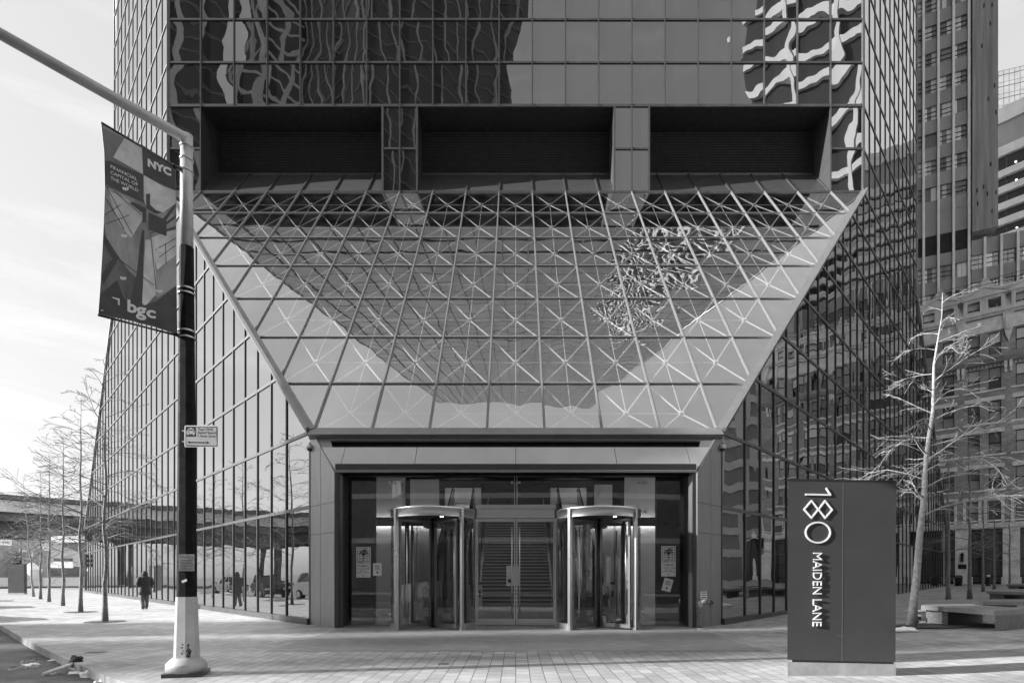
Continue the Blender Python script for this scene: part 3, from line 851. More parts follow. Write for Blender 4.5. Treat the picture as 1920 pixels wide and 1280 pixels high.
escalator(3.35, 'escalator right of the lobby stair, seen through the right revolving door')
for x, lab in ((-1.62, 'white lobby post beside the left handrail of the stair'), (4.35, 'white lobby post seen through the right revolving door'), (-2.15, 'white lobby post behind the curved glass of the left revolving door')):
    p = empty('lobby_post', (x, 26.2, 0), lab, 'post', 'white posts in the lobby')
    mb = MB(); mb.box((x-.10, 26.1, .03), (x+.10, 26.3, 1.12)); mb.build('body', M['white'], p)
    mb = MB(); mb.box((x-.10, 26.09, 1.12), (x+.10, 26.3, 1.22)); mb.box((x-.05, 26.095, .55), (x+.05, 26.1, .85)); mb.build('display', M['darksteel'], p)

# ---- turn the panel list into parts: the 100 largest in the picture on their own, the rest as one part per glass
panels.sort(key=lambda p: -p[3])
for pts, mk, c, _ in panels[:100]:
    mb = MB(); mb.poly(pts, c)
    mb.build('glass_pane', M[mk], tower, fixn=False)
rest = {}
for pts, mk, c, _ in panels[100:]:
    rest.setdefault(mk, MB()).poly(pts, c)
for mk, mb in rest.items():
    o = mb.build('facade_glazing', M[mk], tower, fixn=False); o['kind'] = 'stuff'

# ================================================================ STREET LAMP, BANNER, SIGNS ON THE POLE
LB = gd(350, 1264); LD = LB.y
lamp = empty('street_lamp', (LB.x, LB.y, 0), 'tall street lamp with black lower pole and grey upper pole, standing by the kerb', 'street lamp')
def lp(y): return CH + (HY - y) / F * LD
O8 = math.pi/8
mb = MB(); mb.obox((LB.x, LB.y, .03), Vector((.26,.07,0)), Vector((-.07,.26,0)), (0,0,.028)); mb.build('footing', M['darksteel'], lamp)
mb = MB(); mb.lathe((LB.x, LB.y, 0), [(.285,.055),(.285,.17),(.275,.185),(.21,.25),(.185,.27)], 28); mb.build('base', M['base_paint'], lamp)
mb = MB(); mb.lathe((LB.x, LB.y, 0), [(.178,.27),(.150,lp(1118))], 8, smooth=False, rot=O8); ped = mb.build('pedestal', M['base_paint'], lamp)
mb = MB()
rr = random.Random(3)
for i in range(34):
    z = .29 + abs(rr.gauss(0, .11)); a = -math.pi/2 + .55 + rr.gauss(0, .18)
    if z > .72: continue
    rad = .178 - (.028)*(z-.27)/(lp(1118)-.27)
    # faces of the octagon: lie just proud of the face whose normal is nearest
    k = round((a)/(math.pi/4)); na = k*math.pi/4; ap = rad*math.cos(math.pi/8) + .003
    off = math.tan(a-na)*ap*.6; u = Vector((-math.sin(na), math.cos(na), 0)); c = Vector((LB.x, LB.y, z)) + Vector((math.cos(na), math.sin(na), 0))*ap + u*off
    sz = rr.uniform(.006,.022)
    mb.poly([c + u*sz*math.cos(q)*rr.uniform(.6,1.2) + Vector((0,0,sz*math.sin(q)*rr.uniform(.6,1.6))) for q in [j*math.pi/3 for j in range(6)]])
mb.build('rust_patch', M['scratch'], ped)
mb = MB(); mb.lathe((LB.x, LB.y, 0), [(.138,lp(1118)),(.110,lp(640)),(.098,lp(464))], 8, smooth=False, rot=O8); mb.build('lower_pole', M['pole_black'], lamp)
ZA = lp(258)
mb = MB(); mb.lathe((LB.x, LB.y, 0), [(.092,lp(464)),(.085,ZA+.03)], 20); mb.build('upper_pole', M['pole_paint'], lamp)
for y in (543, 552, 622, 634, 276, 300, 322):
    mb = MB(); rad = (.112 if y > 464 else .090) ; mb.lathe((LB.x, LB.y, 0), [(rad, lp(y)-.012),(rad+.008, lp(y)-.012),(rad+.008, lp(y)+.012),(rad, lp(y)+.012)], 20, cap=False)
    mb.build('clamp_band', M['steel'], lamp)
ud = Vector((-.60, -.80, 0)).normalized()
# arm reaches over the roadway
mb = MB(); p0 = Vector((LB.x, LB.y, ZA-.02))
mb.tube([p0 + ud*-.02, p0 + ud*.12, p0 + ud*3.2 + Vector((0,0,-.03))], [.080,.074,.068], 16); mb.build('arm', M['pole_paint'], lamp)
mb = MB(); q = p0 + ud*3.2
mb.obox(q + ud*.35 + Vector((0,0,-.04)), ud*.38, Vector((-ud.y, ud.x, 0))*.16, (0,0,.09)); mb.build('lamp_head', M['base_paint'], lamp)

# banner: everything on it is laid out on the vertical plane through the pole
bn = Vector((-ud.y, ud.x, 0));  bn = bn if bn.dot(Vector((0,-1,0))) > 0 else -bn
def B(cx, cy, o=0.0):
    x, y = 180 + cx*240/731, 220 + cy*420/1280
    dr = Vector(((x-CX)/F, 1, (HY-y)/F)); c0 = Vector((0,0,CH))
    base = Vector((LB.x, LB.y, 0)) + bn*.0
    t = (base - c0).dot(bn) / dr.dot(bn)
    return c0 + dr*t + bn*o
banner = empty('street_banner', B(455, 1245) * 1.0, 'street banner with a skyline print hung from the lamp post', 'banner')
outline = [(28,28),(120,92),(258,158),(380,230),(455,280),(458,420),(459,700),(460,1000),(464,1244),(410,1222),(330,1196),(180,1158),(12,1126),(22,1000),(34,800),(44,600),(50,400),(46,200)]
mb = MB(); mb.prism([B(*p, -.004) for p in outline], bn*.006); mb.build('cloth', M['ban_mid2'], banner)
def bprint(name, polys, mat, o):
    mb = MB()
    for p in polys: mb.poly([B(x, y, o) for x, y in p])
    return mb.build(name, M[mat], banner)
ink = []
bprint('print_area', [[(36,60),(160,120),(150,160),(95,230),(268,328),(262,162),(120,95),(45,45)], [(50,395),(270,490),(458,560),(459,960),(350,1030),(190,880),(60,700),(46,600)]], 'ban_mid', .0035)
bprint('print_pale', [[(160,122),(262,178),(268,326),(98,228)], [(272,330),(380,395),(454,422),(456,492),(380,545),(286,508),(272,470)], [(282,700),(330,700),(345,1010),(280,1080),(262,1060)], [(310,690),(455,640),(456,800),(350,880)], [(70,420),(180,470),(280,560),(200,690),(120,600)]], 'ban_light', .005)
bprint('print_dark', [[(80,250),(268,330),(272,488),(54,380),(50,250)], [(262,158),(452,282),(455,420),(400,395),(268,330)], [(26,1010),(120,930),(160,1040),(260,1080),(345,1050),(459,960),(463,1236),(330,1190),(180,1150),(14,1120)],
    [(300,545),(402,588),(402,680),(298,642)], [(285,440),(308,437),(308,500),(340,530),(380,545),(340,552),(286,520)], [(190,490),(210,485),(284,520),(286,600),(264,600),(264,548)],
    [(380,580),(455,490),(456,510),(400,590)], [(400,600),(456,556),(456,575),(402,615)], [(402,640),(455,622),(455,634),(402,652)], [(230,900),(262,640),(276,650),(262,1080),(196,1050)], [(46,670),(130,800),(40,960),(34,900),(90,810),(46,720)]], 'ban_dark', .0065)
LN = []
def line(a, b, wd):
    d = Vector((b[0]-a[0], b[1]-a[1])); d.normalize(); nx, ny = -d.y*wd/2, d.x*wd/2
    LN.append([(a[0]+nx,a[1]+ny),(b[0]+nx,b[1]+ny),(b[0]-nx,b[1]-ny),(a[0]-nx,a[1]-ny)])
for a, b in (((60,400),(205,665)),((60,470),(160,640)),((48,560),(140,500)),((55,610),(190,560)),((100,420),(260,560)),((60,760),(330,960)),((310,660),(345,1010)),((345,880),(458,790)),((360,800),(456,730)),((395,720),(400,840)),((310,660),(458,640)),((335,760),(458,690)),((46,850),(130,800)),((40,900),(120,830))): line(a, b, 4)
bprint('print_line', LN, 'ban_line', .008)
mb = MB()
def btext(txt, x0, y0, x1, y1, h, bold=0.0, o=.0085):
    put_text(mb, txt, lambda u, v: B(x0 + (x1-x0)*u, y0 + (y1-y0)*u - h*v, o), bold)
btext('FINANCIAL', 82, 291, 234, 366, 19, .006); btext('CAPITAL OF', 82, 324, 238, 397, 19, .006); btext('THE WORLD', 82, 356, 240, 429, 19, .006)
btext('NYC', 294, 282, 428, 340, 46, .055)
def blob(txt, x0, y0, x1, y1, h): btext(txt, x0, y0, x1, y1, h, .03)
# lower wordmark: b and c stand on the line, g hangs below it
btext('b', 178, 1112, 232, 1124, 72, .03); btext('g', 226, 1152, 286, 1164, 74, .03); btext('c', 286, 1142, 340, 1152, 46, .03)
for p in ([(88,1026),(134,1036),(134,1074),(124,1072),(124,1046),(96,1034)], [(26,1100),(40,1101),(40,1107),(28,1106)]): mb.poly([B(x, y, .0085) for x, y in p])
mb.build('lettering', M['ban_white'], banner)
mb = MB()
for cx, cy in ((168,412),(360,512),(160,680),(365,760),(155,922),(360,996)):
    for a, b in ((-20,-8),(-6,4),(6,18)): mb.poly([B(cx+a, cy-10+a*.12, .0085), B(cx+b, cy-10+b*.12, .0085), B(cx+b*.85, cy+10-abs(b)*.3, .0085), B(cx+a*.8, cy+10-abs(a)*.4, .0085)])
mb.build('slit_sky_mark', M['ban_white'], banner)  # white marks stand in for bright sky behind the wind slits
mb = MB()
pT = Vector((LB.x, LB.y, 0))
for a, b in (((28,30),(470,292)), ((8,1128),(480,1250))):
    q0, q1 = B(*a), B(*b); mb.tube([q0, q1], .016, 8)
mb.tube([B(440,280), B(500,300)], .035, 8); mb.tube([B(455,1240), B(510,1256)], .03, 8)
mb.build('banner_arm', M['darksteel'], banner)

# parking sign on the pole
SD = LD - .16
def T(cx, cy, o=0.0):
    x, y = 335 + cx*80/1862, 790 + cy*55/1280; p = at(x, y, SD); p.y -= o; return p
psign = empty('parking_sign', T(980, 1115), 'small parking sign with a taxi symbol and double arrow on the lamp post', 'sign')
def rrect(x0, y0, x1, y1, r, n=5):
    pts = []
    for cx, cy, a in ((x1-r,y0+r,-90),(x1-r,y1-r,0),(x0+r,y1-r,90),(x0+r,y0+r,180)):
        for i in range(n+1): pts.append((cx+r*math.cos(R(a+90*i/n)), cy+r*math.sin(R(a+90*i/n))))
    return pts
mb = MB(); mb.prism([T(x, y) for x, y in rrect(248,170,1705,1110,70)], (0,.006,0)); mb.build('plate', M['white'], psign)
mb = MB(); mb.poly([T(x, y, .002) for x, y in rrect(300,215,1690,1075,40)]); mb.build('border', M['ink'], psign)
mb = MB(); mb.poly([T(x, y, .004) for x, y in [(330,670),(770,670),(770,245),(1655,262),(1670,1050),(345,1030)]]); mb.build('face', M['signplate'], psign)
mb = MB()
def tt(txt, x0, y0, x1, y1): put_text(mb, txt, lambda u, v: T(x0+(x1-x0)*u, y1+(y0-y1)*v + 12*u, .006), .012)
tt('Taxi / FHV', 840, 275, 1500, 390); tt('Relief Stand', 840, 425, 1625, 530); tt('1 Hour Limit', 840, 570, 1620, 675)
mb.poly([T(x, y, .006) for x, y in [(385,900),(490,840),(490,880),(1235,895),(1235,850),(1335,915),(1235,985),(1235,945),(490,930),(490,975)]])
mb.build('lettering', M['ink'], psign)
mb = MB()
mb.poly([T(x, y, .006) for x, y in [(345,430),(390,395),(440,315),(500,300),(505,275),(540,265),(575,275),(580,300),(640,315),(685,395),(735,430),(735,545),(690,548),(690,590),(660,602),(640,590),(640,548),(445,548),(445,590),(420,602),(395,590),(395,548),(345,545)]])
mb.build('taxi_symbol', M['signplate'], psign)
mb = MB()
mb.poly([T(x, y, .0075) for x, y in [(440,395),(475,350),(605,350),(640,395)]])
for cx in (425, 668): mb.poly([T(cx+24*math.cos(a*math.pi/5), 450+24*math.sin(a*math.pi/5), .0075) for a in range(10)])
mb.build('taxi_detail', M['ink'], psign)
mb = MB()
for cy in (400, 865): mb.box(tuple(Vector(T(150, cy+30)) + Vector((0,.0,0))), tuple(Vector(T(330, cy-30)) + Vector((0,.05,0))))
mb.build('bracket', M['steel'], psign)
# paper notice taped round the pole and two small stickers
def wrapped(name, x0, x1, y0, y1, rad, mat, label, cat, tilt=0.0, ink_lines=()):
    zt, zb = lp(y0), lp(y1); ap = rad
    xa, xb = (x0-CX)/F*(LD-ap), (x1-CX)/F*(LD-ap)
    e = empty(name, ((xa+xb)/2, LD-ap, zb), label, cat)
    mb = MB(); yy = LD - ap*math.cos(O8) - .004
    P4 = [Vector((xa,yy,zt)), Vector((xb,yy,zt)), Vector((xb,yy,zb)), Vector((xa,yy,zb))]
    c = sum(P4, Vector())/4
    P4 = [c + Vector(((p.x-c.x)*math.cos(tilt)-(p.z-c.z)*math.sin(tilt), 0, (p.x-c.x)*math.sin(tilt)+(p.z-c.z)*math.cos(tilt))) for p in P4]
    mb.prism(P4, (0,.002,0)); mb.build('sheet', M[mat], e)
    if ink_lines:
        mb = MB()
        for txt, u0, u1, v0, v1 in ink_lines:
            f = lambda u, v: Vector((xa+(xb-xa)*(u0+(u1-u0)*u), yy-.002, zb+(zt-zb)*(v0+(v1-v0)*v)))
            if txt: put_text(mb, txt, f)
            else: mb.poly([f(0,0), f(1,0), f(1,1), f(0,1)])
        mb.build('print', M['ink'], e)
M['notice'] = surf('weathered_notice', .16, .5, 0, .35, 14)
wrapped('paper_notice', 334.5, 364, 1039, 1070, .144, 'notice', 'weathered paper notice taped to the black part of the lamp post', 'notice', 0, [('PAYMENTS',.12,.9,.76,.88)] + [('',.1,.9,.08+.09*i,.11+.09*i) for i in range(7)])
wrapped('sticker', 340, 350, 1086, 1090.5, .148, 'paper', 'small pale tilted sticker below the paper notice on the lamp post', 'sticker', R(24))

# ================================================================ MONOLITH SIGN
SG = F * 1.5 / (1266.2 - HY)
def S(cx, cy, o=0.0):
    p = at(1460 + cx/3.2, 880 + cy/3.2, SG); p.y -= o; return p
ms_ = empty('address_sign', gd(1578, 1266.2), 'charcoal slab sign with large turned address lettering on a grey plinth', 'sign')
def slab(c4, back, mat, name):
    mb = MB(); f = [Vector(S(*p)) for p in c4]
    cx_ = sum(p.x for p in f)/4
    b = [Vector((cx_ + (p.x-cx_)*.55, p.y+back, p.z)) for p in f]
    mb.faces(f+b, [(3,2,1,0),(4,5,6,7),(0,1,5,4),(1,2,6,5),(2,3,7,6),(3,0,4,7)]); return mb.build(name, M[mat], ms_)
slab([(57,70),(705,80),(701,1153),(52,1139)], .42, 'sign_face', 'panel')
slab([(56,55),(707,66),(706,79),(56,69)], .40, 'ink', 'cap')
slab([(80,1141),(690,1153),(690,1165),(80,1153)], .36, 'ink', 'shadow_gap')
slab([(52,1152),(703,1162),(704,1236),(54,1236)], .46, 'sign_base', 'plinth')
mb = MB(); mb.poly([S(384.5,74,.003), S(387.5,74,.003), S(380.5,1147,.003), S(377.5,1147,.003)]); mb.poly([S(350,996,.003), S(396,997,.003), S(396,998.5,.003), S(350,997.5,.003)])
mb.build('seam', M['sign_line'], ms_)
mb = MB(); TH = (0, .010, 0)
def stroke(pts, wd, closed=False, o=.014):
    n = len(pts); m = n if closed else n-1
    for i in range(m):
        a, b = Vector(pts[i]), Vector(pts[(i+1)%n]); d = (b-a).normalized(); q = Vector((-d.y, d.x))*wd/2; a = a - d*wd*.35; b = b + d*wd*.35
        oo = o + .0004*i
        mb.prism([S(*(a+q), oo), S(*(b+q), oo), S(*(b-q), oo), S(*(a-q), oo)], TH)
stroke([(161,149),(309,152),(284,113)], 10)
stroke([(151,239),(195,187),(236,239),(195,289)], 9.5, True); stroke([(237,239),(276,188),(319,241),(277,290)], 9.5, True)
n = 36; ro, ri = (78, 65.5), (68.5, 56)
for i in range(n):
    a0, a1 = 2*math.pi*i/n, 2*math.pi*(i+1)/n
    mb.prism([S(234+ro[0]*math.cos(a0),377+ro[1]*math.sin(a0),.014), S(234+ro[0]*math.cos(a1),377+ro[1]*math.sin(a1),.014), S(234+ri[0]*math.cos(a1),377+ri[1]*math.sin(a1),.014), S(234+ri[0]*math.cos(a0),377+ri[1]*math.sin(a0),.014)], TH)
put_text(mb, 'MAIDEN LANE', lambda u, v: S(204-3*u+52*v, 498+440*u, .024), -.004, TH)
mb.build('lettering', M['letter'], ms_)

# ================================================================ STANDPIPE, CAMERAS, POSTERS
sb = gd(1314, 1178.5)
spip = empty('standpipe', (sb.x, sb.y, 0), 'short worn metal fire standpipe in front of the right door jamb', 'standpipe')
mb = MB(); mb.lathe((sb.x, sb.y, 0), [(.185,0),(.185,.025),(.17,.035)], 20); mb.build('flange', M['brass'], spip)
mb = MB(); mb.lathe((sb.x, sb.y, 0), [(.108,.03),(.108,.62),(.118,.625),(.118,.66),(.10,.70)], 18); mb.build('pipe', M['brass'], spip)
mb = MB(); mb.tube([(sb.x,sb.y,.66),(sb.x,sb.y,.72),(sb.x+.05,sb.y-.03,.775),(sb.x+.16,sb.y-.08,.78)], [.11,.115,.105,.085], 14); mb.build('elbow', M['brass'], spip)
for dx, dy in ((.20,-.14),(.27,-.02)):
    mb = MB(); p = Vector((sb.x+.15, sb.y-.07, .765)); q = Vector((sb.x+dx, sb.y+dy, .755)); mb.tube([p, q], .058, 14); mb.tube([q, q+(q-p).normalized()*.05], .07, 10)
    mb.build('hose_cap', M['darksteel'], spip)
mb = MB(); mb.tube([(sb.x+.27,sb.y-.03,.70),(sb.x+.26,sb.y-.03,.6),(sb.x+.24,sb.y-.05,.62),(sb.x+.21,sb.y-.14,.70)], .006, 5); mb.build('chain', M['darksteel'], spip)
sd_ = 16.55
def Q(x, y, d, o=0.0):
    p = at(x, y, d); p.y -= o; return p
def plate(name, x0, y0, x1, y1, d, label, cat, texts, mat='paper', rot=0.0, group=None, thick=.004):
    cxp, cyp = (x0+x1)/2, (y0+y1)/2
    def rt(x, y, o=0.0):
        dx, dy = x-cxp, y-cyp; return Q(cxp+dx*math.cos(rot)-dy*math.sin(rot), cyp+dx*math.sin(rot)+dy*math.cos(rot), d, o)
    e = empty(name, rt(cxp, y1), label, cat, group)
    mb = MB(); mb.prism([rt(x0,y0), rt(x1,y0), rt(x1,y1), rt(x0,y1)], (0,thick,0)); mb.build('sheet', M[mat], e)
    mb = MB()
    for t in texts:
        if t[0]:
            txt, a, b, c, dd = t; put_text(mb, txt, lambda u, v: rt(x0+(x1-x0)*(a+(b-a)*u), y0+(y1-y0)*(dd+(c-dd)*v), .003), .008)
        else:
            for pl in t[1]: mb.poly([rt(x0+(x1-x0)*u, y0+(y1-y0)*v, .003) for u, v in pl])
    mb.build('print', M['ink'], e); return e
def open_poster(x0, y0, x1, y1, label):
    polys = []
    gx0, gx1, gy0, gy1 = .08, .92, .04, .46; lw = .012
    for i in range(6):
        u = gx0+(gx1-gx0)*i/5; polys.append([(u-lw,gy0),(u+lw,gy0),(u+lw,gy1),(u-lw,gy1)])
    for i in range(6):
        v = gy0+(gy1-gy0)*i/5; polys.append([(gx0,v-lw*.5),(gx1,v-lw*.5),(gx1,v+lw*.5),(gx0,v+lw*.5)])
    r2 = random.Random(5); cx_, base = .5, .46
    polys.append([(.48,.46),(.52,.46),(.515,.22),(.485,.22)])
    for k in range(9):
        a = R(200 + k*17.5); L = r2.uniform(.24,.32)
        x, y = .5 + math.cos(a)*L, .26 + math.sin(a)*L*.52
        nx, ny = -math.sin(a)*.018, math.cos(a)*.010
        polys.append([(.5-nx,.27-ny),(.5+nx,.27+ny),(x+nx*.6,y+ny*.6),(x-nx*.6,y-ny*.6)])
        for j in range(5):
            px_, py_ = x + r2.uniform(-.07,.07), y + r2.uniform(-.035,.035); s_ = r2.uniform(.02,.035)
            polys.append([(px_+s_*math.cos(q*math.pi/3), py_+s_*.5*math.sin(q*math.pi/3)) for q in range(6)])
    return plate('poster', x0, y0, x1, y1, YG-.012, label, 'poster', [('', polys), ('OPEN TO',.06,.94,.475,.54), ('PUBLIC',.15,.86,.585,.655), ('8:00AM TO 10PM',.1,.92,.70,.735), ('MON - SAT',.26,.74,.765,.80), ('10AM TO 7PM SUN',.08,.94,.825,.86), ('', [[(.47,.90),(.5,.90),(.5,.93),(.55,.95),(.53,.96),(.46,.94)]])])
open_poster(668, 1025, 695, 1082, 'large open to public poster on the dark glass left of the left revolving door')
open_poster(1240, 1023, 1267, 1080, 'large open to public poster on the dark glass right of the right revolving door')
rows4 = [('', [[(.2,.18+.09*i),(.8,.18+.09*i),(.8,.215+.09*i),(.2,.215+.09*i)] for i in range(4)] + [[(.5+.11*math.cos(q*math.pi/5), .74+.08*math.sin(q*math.pi/5)) for q in range(10)]])]
plate('notice', 699.5, 1055, 715.5, 1078.5, YG-.012, 'small white notice beside the left open to public poster, hung straight', 'notice', rows4)
plate('notice', 1243, 1084, 1260, 1108, YG-.012, 'small white notice hung tilted below the right open to public poster', 'notice', rows4, rot=R(15))
plate('notice', 949.5, 1060, 975.5, 1098, YG-.014, 'grey paper notice taped across the middle of the double door', 'notice', [('', [[(.1,.66),(.42,.66),(.42,.82),(.1,.82)]])], mat='signplate')
e = plate('standpipe_sign', 1313.5, 1108, 1325.5, 1129, 16.75, 'small white standpipe sign on the jamb above the standpipe', 'sign', [('', [[(.12,.10+.19*i),(.88,.10+.19*i),(.88,.17+.19*i),(.12,.17+.19*i)] for i in range(5)])], mat='white')
mb = MB(); p = Q(1319.5, 1129, 16.76); mb.tube([(p.x, p.y+.02, .02), (p.x, p.y+.02, p.z+.1)], .012, 6); mb.build('stake', M['steel'], e)
for x, lab in ((580, 'white dome security camera at the left corner of the entrance header'), (1355, 'white dome security camera at the right corner of the entrance header')):
    p = at(x, 838, dG-.12); e = empty('security_camera', p, lab, 'camera', 'security cameras on the portal')
    mb = MB(); mb.lathe(p, [(.085,-.05),(.10,.0),(.10,.03),(.06,.07)], 18); s_ = -1 if x < 967 else 1
    mb.tube([p+Vector((0,0,.05)), p+Vector((-s_*.05,.08,.09)), p+Vector((-s_*.10,.16,.06))], .035, 8); mb.build('housing', M['camera_white'], e)
    mb = MB(); mb.lathe(p, [(.005,-.125),(.05,-.11),(.075,-.07),(.08,-.05)], 18); mb.build('dome', M['dome'], e)

# ================================================================ TREES (bare, with a straight leader and fine twigs)
def make_tree(label, base, H, r0, seed, bark, lean=(0,0), first=.30, spread=2.7, nlat=26, dense=1.0, group='bare street trees', tw=.0055):
    r = random.Random(seed)
    t = empty('bare_tree', base, label, 'tree', group)
    base = Vector(base); mb = MB(); pts = []; rad = []
    N = 14
    for i in range(N+1):
        f = i/N
        pts.append(base + Vector((lean[0]*f + .03*math.sin(i*1.7+seed)*(i > 1), lean[1]*f + .03*math.cos(i*1.3+seed)*(i > 1), H*f - .03*(i == 0))))
        rad.append(max(.008, r0*(1-f)**.8*(1 + .35*math.exp(-f*30))))
    mb.tube(pts, rad, 9); mb.build('trunk', M[bark], t)
    def along(f):
        k = min(int(f*N), N-1); return pts[k].lerp(pts[k+1], f*N-k)
    mb = MB()
    def limb(p, d, L, rr, lev, up):
        n = 5 if lev == 0 else (4 if lev == 1 else 3)
        q = [p]; rads = [rr]; d = d.normalized(); cur = p
        for i in range(n):
            d = (d + Vector((r.uniform(-.16,.16), r.uniform(-.16,.16), r.uniform(-.12,.12) + up*(i+.5)/n))).normalized()
            cur = cur + d*(L/n); q.append(cur); rads.append(max(tw, rr*(1-(i+1)/n*.78)))
        mb.tube(q, rads, 5 if lev == 0 else (4 if lev == 1 else 3), False)
        if lev >= 2: return
        m = int((7 if lev == 0 else 3.4) * dense * (L/1.7 if lev == 0 else 1)); m = max(2, min(m, 12))
        for j in range(m):
            f = .12 + .84*(j + r.uniform(0,.9))/m; f = min(f, .98); k = min(int(f*n), n-1); pp = q[k].lerp(q[k+1], f*n-k)
            dd = (q[k+1]-q[k]).normalized(); side = dd.cross(Vector((0,0,1))); side = side.normalized() if side.length > .01 else Vector((1,0,0))
            sgn = 1 if (j + int(r.random() < .25)) % 2 else -1
            nd = dd*r.uniform(.6,1.1) + side*sgn*r.uniform(.25,.95) + Vector((0,0,r.uniform(-.55,.50)))
            limb(pp, nd, L*r.uniform(.30,.62)*(1.15-f*.65), rads[k]*.55, lev+1, r.uniform(-.45,.35))
    a = r.uniform(0, 6)
    for i in range(nlat):
        f = first + (.97-first)*(i/(nlat-1))**.95; a += 2.4 + r.uniform(-.5,.5)
        L = spread*(1-((f-first)/(1-first))*.80)*r.uniform(.7,1.12)
        elv = r.uniform(.15,.75) + .35*(f-first)
        d = Vector((math.cos(a), math.sin(a), elv))
        limb(along(f), d, L, max(.012, r0*.30*(1-f)**.6), 0, r.uniform(-.75,.05))
    mb.build('crown', M[bark], t)
    return t
def grate(p, label, R_=.62):
    mb = MB()
    for k in range(30):
        a0, a1 = 2*math.pi*k/30, 2*math.pi*(k+.62)/30
        for ra, rb in ((.24,.44),(.47,R_-.03)):
            if rb > R_: continue
            mb.prism([p + Vector((rad*math.cos(a), rad*math.sin(a), .012)) for rad, a in ((ra,a0),(rb,a0),(rb,a1),(ra,a1))], (0,0,-.01))
    for ra, rb in ((.20,.24),(.44,.47),(R_-.03,R_)):
        for k in range(30):
            a0, a1 = 2*math.pi*k/30, 2*math.pi*(k+1)/30
            mb.prism([p + Vector((rad*math.cos(a), rad*math.sin(a), .014)) for rad, a in ((ra,a0),(rb,a0),(rb,a1),(ra,a1))], (0,0,-.012))
    o = mb.build('tree_grate', M['grate'])
    tag(o, label, 'tree grate', 'iron tree grates'); solo(o)
    return o
T1 = gd(1709, 1174, .06)
make_tree('large pale bare tree leaning right beside the address sign', (T1.x, T1.y, gz(T1.x)), 9.5, .108, 11, 'bark', (.95,.1), .33, 2.85, 27, 1.15, 'bare trees on the bench plaza', .0052)
lt = [(197,1165,'bare_dark',8.6,21), (151,1147,'',8.9,22), (118,1135,'',8.6,23), (92,1127.5,'',8.7,24), (76,1122.5,'',8.4,25), (63,1118,'',8.6,26)]
llab = ['bare tree nearest the walking person on the left pavement', 'second bare tree from the walking person on the left pavement', 'third bare tree from the walking person on the left pavement', 'fourth bare tree along the left pavement, counted from the walking person', 'fifth bare tree along the left pavement, counted from the walking person', 'leaning bare tree nearest the far charcoal slab sign']
for i, ((x, y, _, h, sd), lab) in enumerate(zip(lt, llab)):
    p = gd(x, y); make_tree(lab, (p.x, p.y, 0), h, .076 if i < 2 else .075, sd, 'bark_dark' if i < 5 else 'bark', (-.1 if i < 5 else -.9, .15), .28, 3.0, 25, 1.15 if i < 2 else 1.0, 'bare trees along the left pavement')
rt_ = [(1778,1126,29,'bare tree behind the near bench, close to the glass facade'), (1818,1126,30.5,'second bare tree behind the near bench, right of the facade'), (1843,1108,40,'slim bare tree in front of the dark shop window'), (1864,1107,42,'slim bare tree with a white tag in front of the shop window'), (1893,1098,48,'farthest slim bare tree beside the second stone pier')]
for i, (x, y, d, lab) in enumerate(rt_):
    X = (x-CX)/F*d
    make_tree(lab, (X, d, gz(X)), 8.2 if i < 2 else 7.2, .10 if i < 2 else .085, 40+i, 'bark_dark', (0,0), .30, 2.4 if i < 2 else 1.8, 20 if i < 2 else 18, .8, 'bare trees on the bench plaza')
# soil pit, grates, floodlight and snow at tree feet
p = gd(197, 1165); grate(Vector((p.x, p.y, .0)), 'iron grate round the foot of the bare tree nearest the walking person', .58)
p = gd(151, 1147); grate(Vector((p.x, p.y, .0)), 'iron grate round the foot of the second bare tree on the left pavement', .58)
p = Vector((T1.x, T1.y, gz(T1.x)))
mb = MB(); mb.prism([(p.x-.7,p.y-.75,p.z+.006),(p.x+2.6,p.y-.75,p.z+.05),(p.x+2.3,p.y+.7,p.z+.05),(p.x-.5,p.y+.8,p.z+.006)], (0,0,-.05)); structure(mb.build('planting_bed', M['soil']))
grate(p + Vector((.25,0,.03)), 'iron grate round the foot of the pale tree beside the address sign', .95)
fl = gd(1716, 1169, .05); fe = empty('floodlight', (fl.x, fl.y-.1, gz(fl.x)), 'small box floodlight at the foot of the pale tree', 'floodlight')
mb = MB(); c = Vector((fl.x, fl.y-.12, gz(fl.x)+.16)); mb.obox(c, (.085,0,0), (0,.06,.01), (0,-.01,.075)); mb.build('housing', M['base_paint'], fe)
mb = MB(); mb.obox(c + Vector((0,-.062,-.01)), (.06,0,0), (0,.004,0), (0,0,.052)); mb.build('lens', M['dome'], fe)
mb = MB(); mb.box((c.x-.03,c.y-.01,c.z-.16),(c.x+.03,c.y+.03,c.z-.07)); mb.build('stake', M['darksteel'], fe)
def lump(c, sx_, sy_, sz_, seed, label, name='snow_patch', cat='snow', mat='snow'):
    r = random.Random(seed); bm = bmesh.new(); bmesh.ops.create_icosphere(bm, subdivisions=3, radius=1)
    ph = [r.uniform(0,6) for _ in range(6)]
    for v in bm.verts:
        x, y, z = v.co
        k = 1 + .22*math.sin(3*x+ph[0])*math.cos(3*y+ph[1]) + .14*math.sin(6*y+ph[2]+4*z) + .10*math.sin(9*x+ph[3])
        v.co = Vector((x*sx_*k, y*sy_*k, max(z,-.1)*sz_*k))
    me = bpy.data.meshes.new(name); bm.to_mesh(me); bm.free(); me.materials.append(M[mat])
    for pl in me.polygons: pl.use_smooth = True
    o = bpy.data.objects.new(name, me); COL.objects.link(o); o.location = c; ORG[o] = Vector(c)
    return tag(o, label, cat)
q = gd(1694, 1184, .05); lump((q.x, q.y, gz(q.x)+.02), .36, .16, .10, 1, 'low heap of snow between the address sign and the pale tree')
q = gd(1733, 1151, .05); lump((q.x, q.y, gz(q.x)+.02), .75, .25, .07, 2, 'flat snow patch under the near granite bench')
